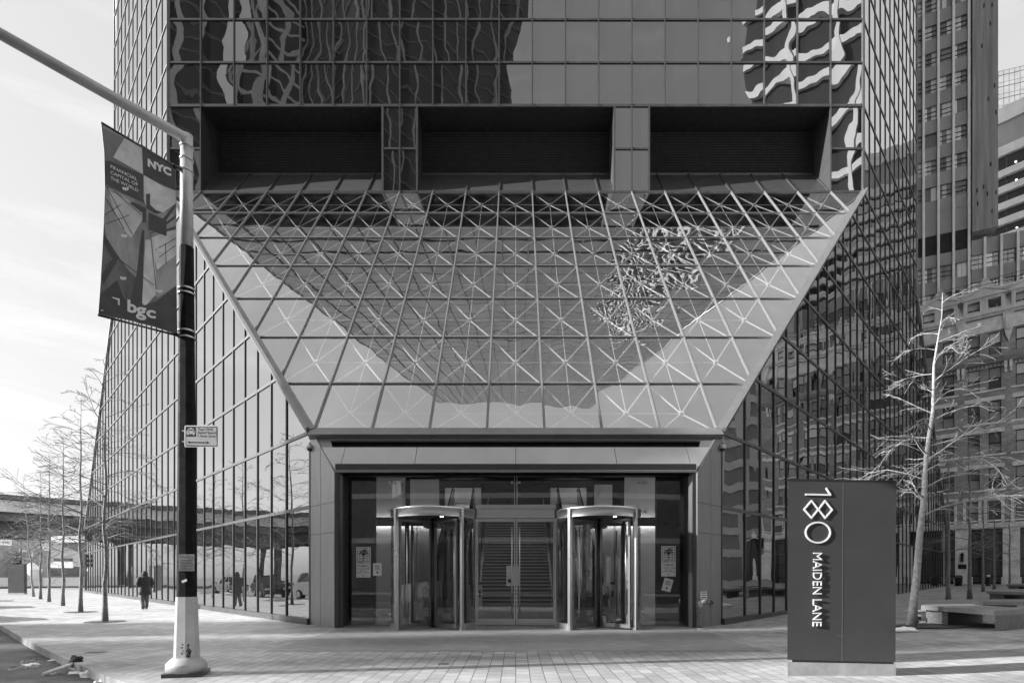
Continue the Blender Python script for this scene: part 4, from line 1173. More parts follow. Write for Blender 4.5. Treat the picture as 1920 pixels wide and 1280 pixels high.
for (x, y, a, b, c, lab) in ((147,1262,.14,.08,.04,'flat snow patch in the gutter beside the fallen post'), (168,1268,.15,.09,.11,'pointed snow lump in the gutter right of the fallen post'), (198,1279,.08,.06,.07,'round snow lump in the gutter at the foot of the photo'), (182,1281,.05,.04,.04,'smallest snow lump in the gutter'),(60,1246,.13,.09,.035,'flat ice crust at the near edge of the gutter puddle'),(104,1238,.12,.07,.03,'flat ice crust at the far end of the gutter puddle'),(95,1263,.10,.06,.05,'small ice lump in the gutter under the fallen post')):
    q = gd(x, y, -.14); lump((q.x, q.y, -.14), a, b, c, int(x), lab)

# ================================================================ GRANITE BENCHES
def bench(dx, dy, label, sc_=1.0, legs=True):
    A = [(12.2,14.82),(12.2,17.5),(16.4,22.0),(20.5,22.0),(20.8,17.0),(13.7,15.5)]
    A = [(12.2+(x-12.2)*sc_+dx, 14.82+(y-14.82)*sc_+dy) for x, y in A]
    cx_, cy_ = sum(p[0] for p in A)/6, sum(p[1] for p in A)/6
    z0 = gz(cx_) - .05; Ht = .52
    e = empty('granite_bench', (A[0][0], A[0][1], z0), label, 'bench', 'granite benches on the plaza')
    I = [(cx_+(x-cx_)*.52, cy_+(y-cy_)*.52) for x, y in A]
    mb = MB()
    for i in range(6):
        j = (i+1) % 6; g_ = .004
        a, b, c, d = [Vector((*p, 0)) for p in (A[i], A[j], I[j], I[i])]
        e1 = (b-a).normalized()*g_
        top = [a+e1, b-e1, c-e1, d+e1]
        mb.prism([p + Vector((0,0,z0+Ht)) for p in top], (0,0,-.13))
    sb_ = mb.build('seat_slab', M['granite_top'], e)
    for i, f0, f1 in ((0,.62,1.0),(5,.0,.9),(2,.2,.6),(3,.5,.9),(1,.55,.85)):
        j = (i+1) % 6; mb = MB()
        a, b, c, d = [Vector((*p, 0)) for p in (A[i], A[j], I[j], I[i])]
        if i == 5: f0, f1 = .12, 1.0
        p = [a.lerp(b,f0), a.lerp(b,f1), d.lerp(c,f1), d.lerp(c,f0)]; m = sum(p, Vector())/4
        p = [m + (v-m)*(.86 if i != 5 else .97) for v in p]
        mb.prism([v + Vector((0,0,z0+Ht-.13)) for v in p], (0,0,-(Ht-.13)-.05)); mb.build('leg', M['granite'], e)
bench(0, 0, 'nearest angular granite bench ring, right of the pale tree')
bench(10.2, 10.3, 'middle angular granite bench ring behind the nearest bench', .95)
bench(20.5, 21.5, 'farthest angular granite bench ring near the stone shopfront', .9)
# ================================================================ STREET LITTER: fallen post, puddle, cover, bin, bollard
a, b = gd(80, 1263, -.10), gd(138, 1243, -.02)
fp = empty('fallen_post', (a.x, a.y, -.14), 'white fallen traffic post with a black round base lying in the gutter', 'traffic post')
mb = MB(); a.z = -.10; b.z = -.02; mb.tube([a, a.lerp(b,.5), b], .028, 10); mb.build('tube', M['white'], fp)
mb = MB(); ax = (b-a).normalized(); mb.tube([b-ax*.02, b+ax*.03, b+ax*.05, b+ax*.09], [.045,.11,.125,.11], 16)
for k in range(5):
    an = k*2*math.pi/5; u = ax.orthogonal().normalized(); v = ax.cross(u); q = b + ax*.07 + (u*math.cos(an)+v*math.sin(an))*.10; mb.obox(q, ax*.03, u*.03, v*.03)
mb.build('rubber_base', M['rubber'], fp)
mb = MB(); r = random.Random(4); pts = []
for k in range(28):
    an = 2*math.pi*k/28; rd = 1 + .25*math.sin(3*an+1) + .12*math.sin(7*an)
    pts.append((-9.05+.42*rd*math.cos(an) - .28*rd*math.sin(an), 10.75+.62*rd*math.sin(an) - .30*rd*math.cos(an), -.134))
mb.poly(pts); structure(mb.build('puddle', M['water']))
q = gd(831, 1244); mb = MB(); mb.box((q.x-.085, q.y-.06, .0), (q.x+.085, q.y+.06, .008)); o = mb.build('utility_cover', M['grate']); tag(o, 'small square iron utility cover set in the pavement in front of the doors', 'utility cover'); solo(o)
for (x, y) in ((176,1220),(186,1224)): pass
q = gd(180, 1222); mb = MB(); mb.box((q.x-.16, q.y-.10, .0), (q.x+.16, q.y+.10, .007)); o = mb.build('utility_cover', M['grate']); tag(o, 'small iron utility cover in the shaded pavement near the left kerb', 'utility cover'); solo(o)
p = Vector(((1797-CX)/F*54, 54, gz(42))); tb = empty('litter_bin', p, 'small dark litter bin at the foot of the first stone pier', 'bin')
mb = MB(); mb.lathe(p, [(.28,0),(.33,.75),(.36,.76),(.36,.84)], 14); mb.build('bin_body', M['darksteel'], tb)
mb = MB(); mb.lathe(p, [(.34,.85),(.30,.95),(.15,1.0)], 14); mb.build('lid', M['black'], tb)
p = Vector(((1853-CX)/F*52, 52, gz(43))); hb = empty('hydrant', p, 'small dark hydrant with a pale cap before the dark shop window', 'hydrant')
mb = MB(); mb.lathe(p, [(.2,0),(.16,.1),(.16,.75),(.2,.78)], 12); mb.build('barrel', M['black'], hb)
mb = MB(); mb.lathe(p, [(.18,.78),(.14,.95),(.05,1.0)], 12); mb.build('bonnet', M['steel'], hb)

# ================================================================ PERSON walking away along the facade
def person():
    feet = gd(272, 1141.5); D = feet.y; e = empty('person', (feet.x, feet.y, 0), 'person in a black hooded coat and grey trousers walking away along the facade', 'person')
    fw = Vector((-.72,.69,0)).normalized(); rt = Vector((fw.y,-fw.x,0)); up = Vector((0,0,1))
    def W(f, s, z): return feet + fw*f + rt*s + up*z
    V = []; Eg = []; Rd = []
    def add(p, r, par=None):
        V.append(p); Rd.append(r); i = len(V)-1
        if par is not None: Eg.append((par, i))
        return i
    pel = add(W(0,0,.95), .135); wa = add(W(.0,0,1.12), .125, pel); ch = add(W(.02,0,1.32), .145, wa); nk0 = add(W(.03,0,1.46), .075, ch); nk = add(W(.04,0,1.53), .055, nk0)
    hd_ = add(W(.055,0,1.61), .09, nk); tp = add(W(.05,0,1.68), .075, hd_)
    nose = add(W(.155,0,1.61), .022, hd_); chin = add(W(.12,0,1.545), .04, hd_)
    for s in (-1, 1): add(W(.05, s*.092, 1.61), .018, hd_)
    for s in (-1, 1):
        sh = add(W(.02, s*.18, 1.41), .068, ch); el = add(W(-.05, s*.27, 1.15), .052, sh); wr = add(W(.16, s*.16, 1.06), .035, el); pa = add(W(.24, s*.12, 1.08), .038, wr)
        for k in range(4): f1 = add(W(.29+.006*k, s*(.10+.02*k-.02), 1.10-.012*k), .011, pa); add(W(.325-.01*abs(k-1), s*(.07+.018*k-.02), 1.105-.014*k), .009, f1)
        th = add(W(.25, s*.07, 1.12), .012, pa); add(W(.29, s*.06, 1.14), .010, th)
    hipL = add(W(0,-.09,.88), .10, pel); knL = add(W(.10,-.095,.50), .068, hipL); anL = add(W(-.10,-.10,.10), .045, knL); ftL = add(W(.06,-.11,.045), .042, anL); add(W(.13,-.115,.035), .035, ftL)
    hipR = add(W(0,.09,.88), .10, pel); knR = add(W(.10,.09,.49), .068, hipR); anR = add(W(.14,.09,.10), .045, knR); ftR = add(W(.28,.10,.05), .042, anR); add(W(.34,.10,.05), .035, ftR)
    me = bpy.data.meshes.new('body'); me.from_pydata([tuple(v - feet) for v in V], Eg, [])
    o = bpy.data.objects.new('body', me); COL.objects.link(o); o.parent = e
    m = o.modifiers.new('skin', 'SKIN'); m.use_smooth_shade = True
    for i, r in enumerate(Rd): me.skin_vertices[0].data[i].radius = (r, r)
    me.skin_vertices[0].data[0].use_root = True
    o.modifiers.new('sub', 'SUBSURF').levels = 1; o.modifiers['sub'].render_levels = 1
    me.materials.append(M['skin'])
    ORG[o] = feet
    def loft(name, rings, mat, n=18):
        mb = MB(); b0 = 0
        for (f, s, z, a, b) in rings:
            for k in range(n):
                an = 2*math.pi*k/n; mb.v.append(W(f + b*math.sin(an), s + a*math.cos(an)*(1+.04*math.sin(5*an+z*9)), z))
        for i in range(len(rings)-1):
            for k in range(n):
                mb.f.append((i*n+k, i*n+(k+1)%n, (i+1)*n+(k+1)%n, (i+1)*n+k)); mb.c.append(None); mb.sm.append(True)
        mb.f.append(tuple(range(n))); mb.c.append(None); mb.sm.append(True); mb.f.append(tuple((len(rings)-1)*n+k for k in range(n))); mb.c.append(None); mb.sm.append(True)
        return mb.build(name, M[mat], e)
    coat = loft('coat', [(0,0,.66,.255,.19),(0,0,.80,.25,.19),(0,0,.98,.225,.18),(0,0,1.12,.215,.175),(.01,0,1.28,.25,.185),(.02,0,1.40,.245,.165),(.03,0,1.47,.17,.13),(.04,0,1.53,.09,.09)], 'coat')
    for s in (-1, 1):
        mb = MB(); mb.tube([W(.02,s*.17,1.43), W(0,s*.235,1.36), W(-.05,s*.30,1.15), W(.05,s*.25,1.07), W(.17,s*.16,1.065)], [.075,.09,.078,.07,.058], 12); mb.build('sleeve', M['coat'], e)
    mb = MB(); mb.lathe(W(.035,0,1.46), [(.09,0),(.125,.05),(.128,.12),(.118,.19),(.085,.245),(.02,.268)], 18); mb.build('hood', M['coat'], e)
    for pts in ([W(0,-.09,.86), W(.10,-.095,.50), W(-.06,-.10,.17), W(-.10,-.10,.08)], [W(0,.09,.86), W(.10,.09,.49), W(.13,.09,.2), W(.14,.09,.09)]):
        mb = MB(); mb.tube(pts, [.115,.09,.078,.076], 12); mb.build('trouser_leg', M['trouser'], e)
    for f, s, z in ((-.10,-.10,.03), (.16,.095,.03)):
        mb = MB(); mb.tube([W(f-.07,s,z+.02), W(f,s,z+.035), W(f+.12,s,z+.02), W(f+.19,s,z+.01)], [.035,.052,.048,.03], 12); mb.build('shoe', M['shoe'], e)
person()

# ================================================================ BRICK BUILDING ON THE RIGHT
def rc(): return (rng.random(), rng.random(), rng.random())
BP = VPlane(1837, 59.0, -1200)
XR = 1826
def bz(y): return BP.z(XR, y)
class Wall:
    """adds boxes on a vertical plane: a0..a1 along it, z0..z1, o0..o1 outwards"""
    def __init__(s, P): s.P = P
    def box(s, mb, a0, a1, z0, z1, o0, o1, col=None):
        c = s.P.w((a0+a1)/2, (z0+z1)/2, (o0+o1)/2)
        mb.obox(c, s.P.t*abs(a1-a0)/2, s.P.n*(o1-o0)/2, (0,0,(z1-z0)/2), col)
    def prism(s, mb, pts, o0, o1, col=None):
        mb.prism([s.P.w(a, z, o0) for a, z in pts], s.P.n*(o1-o0), col)
BW = Wall(BP)
s3, s4, s5 = BP.sx(1825.5), BP.sx(1865.5), BP.sx(1917)
s1, s2 = BP.sx(1744), BP.sx(1776.5)
pitch = abs(s5 - s3); pairw = abs(s4 - s3)
wx = []
k0 = -3
for k in range(-3, 5):
    c = s3 - pitch*k; wx += [c, c - pairw]
if True:
    WWd = .98
    zrows = [(671,631),(735,695),(795.5,756.5),(854,815),(919,880),(980,942)]
    zrows = [(bz(a), bz(b)) for a, b in zrows]
    z_gr, z_led = bz(997), bz(985)
    z_fri0, z_fri1 = bz(628), bz(603); z_mb, z_roof = bz(592), bz(548)
    aL, aR = max(wx) + 2.5, min(wx) - 2.5
    bld = empty('brick_building', BP.w(s3, gz(60)-.3, -5), 'dark brick building with pale stone trim, dormered mansard roof and rusticated ground floor', 'building')
    mb = MB()
    # wall as strips round the window openings so the windows sit in real recesses
    zs_ = [z_led] + [v for pr in sorted(zrows) for v in pr] + [z_mb]
    ed = sorted([aL, aR] + [a for c in wx for a in (c-WWd/2, c+WWd/2)])
    zz = sorted(set([z_led, z_mb] + [v for pr in zrows for v in pr]))
    for i in range(len(zz)-1):
        iswin = any(abs(zz[i]-a) < .01 for a, b in zrows)
        if not iswin: BW.box(mb, aL, aR, zz[i], zz[i+1], -.35, 0)
        else:
            for j in range(0, len(ed)-1, 2): BW.box(mb, ed[j], ed[j+1], zz[i], zz[i+1], -.35, 0)
    BW.box(mb, aL, aR, 0, z_roof-1.2, -14, -.7)
    wall = mb.build('wall', M['brick'], bld)
    mb = MB()
    for (z0, z1) in zrows[1:5]:
        for k in range(-3, 5):
            c = s3 - pitch*k; lo, hi = c-pairw-.75, c+.75
            BW.box(mb, lo, hi, z1+.02, z1+.42, 0, .07); BW.box(mb, lo-.1, hi+.1, z0-.2, z0-.02, 0, .10)
    BW.box(mb, aL, aR, z_fri0, z_fri1, 0, .07)                       # frieze
    BW.box(mb, aL, aR, z_led-.25, z_led+.2, 0, .22); BW.box(mb, aL, aR, z_led+.35, z_led+.5, 0, .10)
    for k in range(-3, 5):                                           # stone surrounds of the lowest row
        c = s3 - pitch*k
        for q in (c-pairw-.72, c-pairw+.62, c-.72+.1, c+.62): BW.box(mb, q, q+.24, zrows[5][0]-.1, zrows[5][1]+.5, 0, .09)
        BW.box(mb, c-pairw-.8, c+.9, zrows[5][1]+.14, zrows[5][1]+.5, .0, .12)
        for z in (bz(690),):                                         # console brackets and carved drops
            for d_ in (.55, .95):
                q = c - pitch + pairw*.0 + (pitch-pairw)/2 - .75 + d_
                BW.box(mb, q-.12, q+.12, bz(700), bz(680), 0, .28); BW.box(mb, q-.09, q+.09, bz(708), bz(700), 0, .16)
        q = c - pitch + (pitch-pairw)/2
        BW.prism(mb, [(q-.42, bz(600)), (q+.42, bz(600)), (q+.34, bz(628)), (q+.22, bz(640)), (q, bz(652)), (q-.22, bz(640)), (q-.34, bz(628))], 0, .22)
        BW.box(mb, q-.2, q+.2, bz(632), bz(608), .22, .34)
    mb.build('stone_trim', M['stone'], bld)
    mb = MB()
    BW.box(mb, aL, aR, bz(688), bz(679), 0, .30); BW.box(mb, aL, aR, bz(690.5), bz(688), 0, .16)
    a = aR
    while a < aL: BW.box(mb, a, a+.16, bz(694), bz(690.5), 0, .20); a += .32
    BW.box(mb, aL, aR, z_fri1+.02, bz(596), 0, .10)
    mb.build('belt_course', M['brick_plain'], bld)
    mb = MB(); BW.box(mb, aL, aR, z_mb-.25, z_mb+.1, -.35, .45); BW.box(mb, aL, aR, z_mb-.5, z_mb-.25, -.35, .25)
    mb.build('cornice', M['stone_pale'], bld)
    # mansard slope with standing seams
    mb = MB()
    mb.prism([BP.w(aL, z_mb+.1, .1), BP.w(aL, z_roof, -.75), BP.w(aL, z_roof, -2.5), BP.w(aL, z_mb+.1, -2.5)], BP.t*(aR-aL))
    a = aR
    while a < aL: mb.bar(BP.w(a, z_mb+.1, .13), BP.w(a, z_roof, -.72), .06, .06, BP.n); a += .62
    BW.box(mb, aL, aR, z_roof, z_roof+.22, -2.5, -.45)
    mb.build('mansard_roof', M['stone_pale'], bld)
    mb = MB()
    for h in (.55, 1.0): mb.tube([BP.w(aL, z_roof+.22+h, -.75), BP.w(aR, z_roof+.22+h, -.75)], .022, 5)
    a = aR
    while a < aL: mb.tube([BP.w(a, z_roof+.2, -.75), BP.w(a, z_roof+1.22, -.75)], .022, 5); a += 1.25
    mb.build('roof_railing', M['black'], bld)
    zd0, zd1 = bz(594), bz(571)
    for k in range(-3, 5):
        c = s3 - pitch*k - pairw/2; hw = pairw/2 + .80
        mb = MB(); BW.box(mb, c-hw, c-hw+.32, z_mb+.1, zd1+.35, -.9, .28); BW.box(mb, c+hw-.32, c+hw, z_mb+.1, zd1+.35, -.9, .28); BW.box(mb, c-.33, c+.33, z_mb+.1, zd1+.35, -.9, .28)
        BW.box(mb, c-hw, c+hw, zd1+.1, zd1+.38, -.9, .30); BW.box(mb, c-hw, c+hw, z_mb+.1, zd0, -.9, .24)
        BW.box(mb, c-hw-.22, c+hw+.22, zd1+.38, zd1+.58, -1.2, .50)
        BW.prism(mb, [(c-hw-.30, zd1+.58), (c+hw+.30, zd1+.58), (c, zd1+1.35)], -1.4, .42)
        BW.prism(mb, [(c-hw-.36, zd1+.60), (c-hw-.10, zd1+.60), (c, zd1+1.30), (c+hw+.10, zd1+.60), (c+hw+.36, zd1+.60), (c, zd1+1.52)], -.2, .55)
        mb.prism([BP.w(c-1.25, z_roof-.1, -1.0), BP.w(c+1.25, z_roof-.1, -1.0), BP.w(c, z_roof+1.75, -1.0)], -BP.n*1.6)
        dm_ = mb.build('dormer', M['stone_pale'], bld)
        mb = MB()
        for q in (c-pairw/2, c+pairw/2):
            for (a0, b0) in ((0,.42),(.5,.95)): BW.box(mb, q-.46, q+.46, zd0+(zd1-zd0)*a0, zd0+(zd1-zd0)*b0, -.08, -.04, rc())
        mb.build('pane', M['pane'], dm_)
        mb = MB()
        for q in (c-pairw/2, c+pairw/2):
            zc = zd0+(zd1-zd0)*.46; BW.box(mb, q-.5, q+.5, zc-.06, zc+.06, -.06, .02)
            for e_ in (-.5, .46): BW.box(mb, q+e_, q+e_+.05, zd0, zd1+.1, -.06, .02)
        mb.build('sash', M['black'], dm_)
    for (z0, z1) in zrows:
        for c in wx:
            mb = MB(); zc = (z0+z1)/2; fw = .06
            BW.box(mb, c-WWd/2, c-WWd/2+fw, z0, z1, -.30, -.14); BW.box(mb, c+WWd/2-fw, c+WWd/2, z0, z1, -.30, -.14)
            BW.box(mb, c-WWd/2+fw, c+WWd/2-fw, z1-fw, z1, -.30, -.14); BW.box(mb, c-WWd/2+fw, c+WWd/2-fw, z0, z0+fw, -.30, -.14); BW.box(mb, c-WWd/2+fw, c+WWd/2-fw, zc-.04, zc+.04, -.27, -.14)
            wn = mb.build('window', M['black'], bld)
            up_, lo_ = rng.random(), rng.random()*.45
            mb = MB(); BW.box(mb, c-WWd/2+fw, c+WWd/2-fw, zc+.04, z1-fw, -.25, -.21, (up_*.9+.1*rng.random(),0,0)); BW.box(mb, c-WWd/2+fw, c+WWd/2-fw, z0+fw, zc-.04, -.27, -.23, (lo_,0,0))
            mb.build('pane', M['pane'], wn)
    # rusticated ground floor with piers and dark shopfronts
    pier = abs(BP.sx(1791)-BP.sx(1821)); bay = abs(BP.sx(1791)-BP.sx(1880)); a0 = BP.sx(1791)
    mb = MB(); mg = MB(); mf = MB()
    for k in range(-3, 6):
        q = a0 - bay*k; z = .3
        while z < z_led - .3:
            z1 = min(z+.52, z_led-.25); BW.box(mb, q-pier, q, z, z1-.05, -.2, .14); BW.box(mb, q-pier, q, z1-.05, z1, -.2, .07); z = z1
        BW.box(mb, q-bay, q-pier, z_gr+.3, z_led-.25, -.3, .10); BW.box(mb, q-pier-.1, q+.1, .1, 1.4, -.2, .2)
        sa, sb2 = q-pier-.02, q-bay+.02
        BW.box(mg, sb2, sa, .5, z_gr+.3, -.45, -.40, (rng.random()*.2,0,0))
        for u in (0, .27, .73, 1): BW.box(mf, sb2+(sa-sb2)*u-.05, sb2+(sa-sb2)*u+.05, .5, z_gr+.3, -.40, -.25)
        for z in (1.5, 3.2, z_gr-.2): BW.box(mf, sb2, sa, z-.06, z+.06, -.40, -.28)
        BW.box(mf, sb2, sa, .0, .9, -.42, -.2)
    mb.build('rusticated_pier', M['stone'], bld); mg.build('shop_glass', M['pane'], bld); mf.build('shopfront', M['black'], bld)
    q = a0 - pier*.45
    mb = MB(); BW.box(mb, q-.12, q+.12, bz(1052), bz(1040), .14, .34); BW.prism(mb, [(q-.2, bz(1040)), (q+.2, bz(1040)), (q, bz(1034))], .16, .36); mb.build('wall_lantern', M['black'], bld)
    mb = MB(); BW.box(mb, q-.35, q+.35, bz(1066), bz(1057), .142, .17); mb.build('wall_plaque', M['black'], bld)

# ================================================================ HOTEL SLAB WITH PALE FINS, CORRUGATED FLANK, PODIUM
HP = VPlane(1816, 74.0, -2178); HW = Wall(HP); XH = 1775
def hz(y): return HP.z(XH, y)
fins = [HP.sx(x) for x in (1731.5, 1759.5, 1787.5, 1816.5)]
fp_ = (fins[0]-fins[3])/3
hot = empty('hotel_tower', HP.w(0, 0, -6), 'dark hotel tower with thin pale vertical fins and curtained windows, beyond the brick building', 'tower')
per = (hz(446) - hz(497)); zw0 = hz(523)
ztop = zw0 + per*17
aL2, aR2 = fins[0] + fp_*7, fins[3] - .25
mb = MB(); HW.box(mb, aR2, aL2, 0, ztop+2, -16, -.35); mb.build('wall', M['spandrel'], hot)
mb = MB(); mgl = MB(); mbr = MB(); mbk = MB()
k = -3
for k in range(-3, 18):
    z0 = zw0 + per*k; z1 = z0 + per*.52
    if k == 1:
        HW.box(mbk, aR2, aL2, hz(470)-.2, hz(436), -.35, -.12); HW.box(mb, aR2, aL2, hz(497)+.15, hz(470)-.2, -.35, -.08); HW.box(mb, aR2, aL2, hz(436), hz(393), -.35, -.08); continue
    if k == 2: pass
    HW.box(mb, aR2, aL2, z1, z0 + per if k != 0 else z1+.2, -.35, -.08)
    for j in range(-1, 11):
        fa = fins[3] + fp_*j; r_ = rng.random()
        cuts = [0, .38 + .1*rng.random(), .72, 1.0]
        for u0, u1 in zip(cuts, cuts[1:]):
            if j == -1: continue
            cur = rng.random() < .42
            HW.box(mgl, fa+fp_*u0+.02, fa+fp_*u1-.02, z0, z1, -.34, -.30, ((.55+.45*rng.random()) if cur else rng.random()*.18, 0, 0))
        if j >= 0 and rng.random() < .8:
            for v in (.3, .62): HW.box(mbr, fa+.05, fa+fp_*.95, z0+(z1-z0)*v-.03, z0+(z1-z0)*v+.03, -.30, -.22)
mb.build('spandrel', M['spandrel'], hot); mgl.build('window_band', M['curtain'], hot); mbr.build('window_rail', M['black'], hot); mbk.build('louvre_band', M['void'], hot)
for j in range(0, 10):
    fa = fins[3] + fp_*j; mb = MB(); HW.box(mb, fa-.13, fa+.13, hz(575)-4, ztop+2, -.34, .22); mb.build('fin', M['fin'], hot)
# corrugated flank
cor = empty('concrete_flank', HP.w(fins[3]-3, 0, 0), 'weathered vertically ribbed concrete end wall beside the hotel fins', 'tower flank')
aA, aB = HP.sx(1822.5), HP.sx(1870)
mb = MB(); HW.box(mb, aB, aA, hz(450)+.2, ztop+2, -9, .35)
rib = random.Random(9); a = aB + .02
n = 26; st = (aA-aB)/n
for i in range(n):
    HW.box(mb, aB+st*i+.03, aB+st*i+st*.62, hz(450)+.2, ztop+2, .35, .35+.10+.06*rib.random())
mb.build('wall', M['corr'], cor)
mb = MB()
for i in range(14):
    a = rib.uniform(aB+.2, aA-.2); z = rib.uniform(hz(440)+1, hz(0)); HW.box(mb, a-.06, a+.06, z, z+.5, .45, .53)
mb.build('spall_hole', M['void'], cor)
# podium wing with fins
pod = empty('podium_wing', HP.w(fins[3]-6, 0, 0), 'low dark podium wing with pale fins at the foot of the ribbed concrete wall', 'building')
zp = HP.z(1870, 441)
aP = HP.sx(1822); aQ = aP - 24
mb = MB(); HW.box(mb, aQ, aP, 0, zp, -14, -.30); HW.box(mb, aQ, aP, zp-per*.55, zp, -.30, -.06); HW.box(mb, aQ, aP, zp-per*1.5-.1, zp-per*1.05, -.30, -.06); mb.build('wall', M['spandrel'], pod)
mgl = MB(); mbr = MB()
for lv in (0, 1):
    z1 = zp - per*.55 - per*.95*lv; z0 = z1 - per*.5
    for j in range(0, 11):
        fa = aP - 2.15*j
        for u0, u1 in ((0,.35),(.35,.7),(.7,1)):
            HW.box(mgl, fa-2.15*u1+.03, fa-2.15*u0-.03, z0, z1, -.28, -.24, ((.4+.5*rng.random()) if rng.random() < .3 else rng.random()*.15,0,0))
        for v in (.35,.7): HW.box(mbr, fa-2.1, fa-.05, z0+(z1-z0)*v-.03, z0+(z1-z0)*v+.03, -.24, -.18)
mgl.build('window_band', M['curtain'], pod); mbr.build('window_rail', M['black'], pod)
for x in (1846, 1877, 1908): 
    fa = HP.sx(x); mb = MB(); HW.box(mb, fa-.13, fa+.13, 10, zp, -.2, .25); mb.build('fin', M['fin'], pod)
d_ = abs(HP.sx(1846)-HP.sx(1877))
for j in range(1, 7):
    fa = HP.sx(1908) - d_*j; mb = MB(); HW.box(mb, fa-.13, fa+.13, 10, zp, -.2, .25); mb.build('fin', M['fin'], pod)
mb = MB()
for h in (.5, 1.0): mb.tube([HP.w(aP-.2, zp+h, -.3), HP.w(aQ, zp+h, -.3)], .03, 5)
mb.build('roof_railing', M['darksteel'], pod)

# banded office block behind
OP = VPlane(1895, 100.0, -880); OW = Wall(OP)
ob = empty('banded_office', OP.w(0, 0, -8), 'office block with pale slab edges and glass bands, far right behind the podium wing', 'office block')
def oz(y): return OP.z(1895, y)
oL, oR = OP.sx(1840), OP.sx(1920) - 30
zt_ = oz(200)
mb = MB(); OW.box(mb, oR, oL, 0, oz(225), -20, -.6); mb.build('glass_band', M['bglass'], ob)
mb = MB(); OW.box(mb, oR, oL, oz(222), zt_+.6, -20, .0)
for y in (285, 325, 356, 387, 416, 446, 476, 506, 536): OW.box(mb, oR, oL, oz(y), oz(y)+(1.15 if y > 300 else 1.6), -.6, .15 if y > 300 else .05)
mb.build('slab_edge', M['slab'], ob)
mb = MB()
for j in range(20): 
    a = oL - 3.4*j; OW.box(mb, a-.09, a+.09, 10, oz(225), -.6, -.42)
for y in (306, 340, 371, 402, 431): OW.box(mb, oR, oL, oz(y)-.05, oz(y)+.05, -.6, -.45)
mb.build('mullion', M['mullion_light'], ob)
mb = MB(); OW.box(mb, oR, oL, oz(285)+1.6, oz(222), -.59, -.3); mb.build('dark_band', M['spandrel'], ob)
mb = MB()
for y, x in ((302, 1904), (336, 1905), (426, 1906)):
    p = OP.pt(x, y); mb.tube([p + OP.n*-.3, p + OP.n*-.2], .15, 8)
mb.build('ceiling_lamp', M['small_lamp'], ob)
GP = VPlane(1895, 170.0, -3000); GW = Wall(GP)
gt = empty('glass_tower', GP.w(0, 0, -10), 'pale gridded glass tower top beyond the banded office block', 'tower')
ztg = GP.z(1895, 129); gL, gR = GP.sx(1850), GP.sx(1920)-25
mb = MB(); GW.box(mb, gR, gL, 0, ztg, -20, 0); mb.build('wall', M['grey_facade'], gt)
mb = MB()
a = gR
while a < gL: GW.box(mb, a-.04, a+.04, ztg-40, ztg, 0, .06); a += 1.3
z = ztg
while z > ztg-40: GW.box(mb, gR, gL, z-.06, z, 0, .06); GW.box(mb, gR, gL, z-1.3, z-1.24, 0, .11); z -= 3.4
mb.build('grid', M['trim'], gt)

# ================================================================ LEFT BACKGROUND: viaduct, pavilion, far sign, tent
dirV = Vector((kF, 1, 0)).normalized(); nV = Vector((-1, kF, 0)).normalized()     # viaduct runs away to the right
P0 = Vector((-967/F*82.0, 82.0, 0))
def V(a, o, z): q = P0 + dirV*a + nV*o; return Vector((q.x, q.y, z))
zv = lambda y: CH + 82.0*(HY-y)/F
via = empty('elevated_highway', V(0, 8, 0), 'elevated highway viaduct with a pale parapet crossing beyond the left trees', 'viaduct')
def vbox(mb, a0, a1, o0, o1, z0, z1): mb.obox(V((a0+a1)/2, (o0+o1)/2, (z0+z1)/2), dirV*(a1-a0)/2, nV*(o1-o0)/2, (0,0,(z1-z0)/2))
mb = MB(); vbox(mb, -160, 130, 0, .4, zv(958), zv(936)); mb.build('parapet', M['parapet'], via)
mb = MB(); vbox(mb, -160, 130, -.35, 18, zv(935), zv(926)); vbox(mb, -160, 130, .4, 17, zv(975), zv(958)); mb.build('deck', M['viaduct'], via)
mb = MB()
for o in (1.2, 6, 12, 16.5): vbox(mb, -160, 130, o, o+.5, zv(1000), zv(975))
vbox(mb, -160, 130, 1.0, 2.0, zv(1003), zv(999))
for a in range(-160, 130, 3): vbox(mb, a, a+.25, 1.0, 1.25, zv(999), zv(960))
mb.build('girder', M['viaduct'], via)
for a in range(-150, 130, 24):
    mb = MB(); vbox(mb, a, a+1.0, 3, 4.2, -.2, zv(1000)); vbox(mb, a, a+1.0, 13, 14.2, -.2, zv(1000)); vbox(mb, a-.1, a+1.1, 1, 17, zv(1000)-.2, zv(995)); mb.build('pier', M['viaduct'], via)
fs = gd(30, 1113.5); d = fs.y
fsn = empty('slab_sign', fs, 'plain charcoal slab sign standing alone at the far end of the left pavement', 'sign')
wd = 30/F*d/2
mb = MB(); mb.box((fs.x-wd, d, .0), (fs.x+wd, d+.3, CH+(HY-1057)/F*d)); mb.build('panel', M['sign_face'], fsn)
mb = MB(); mb.box((fs.x-wd*1.02, d-.01, -.02), (fs.x+wd*1.02, d+.31, .12)); mb.build('plinth', M['sign_base'], fsn)
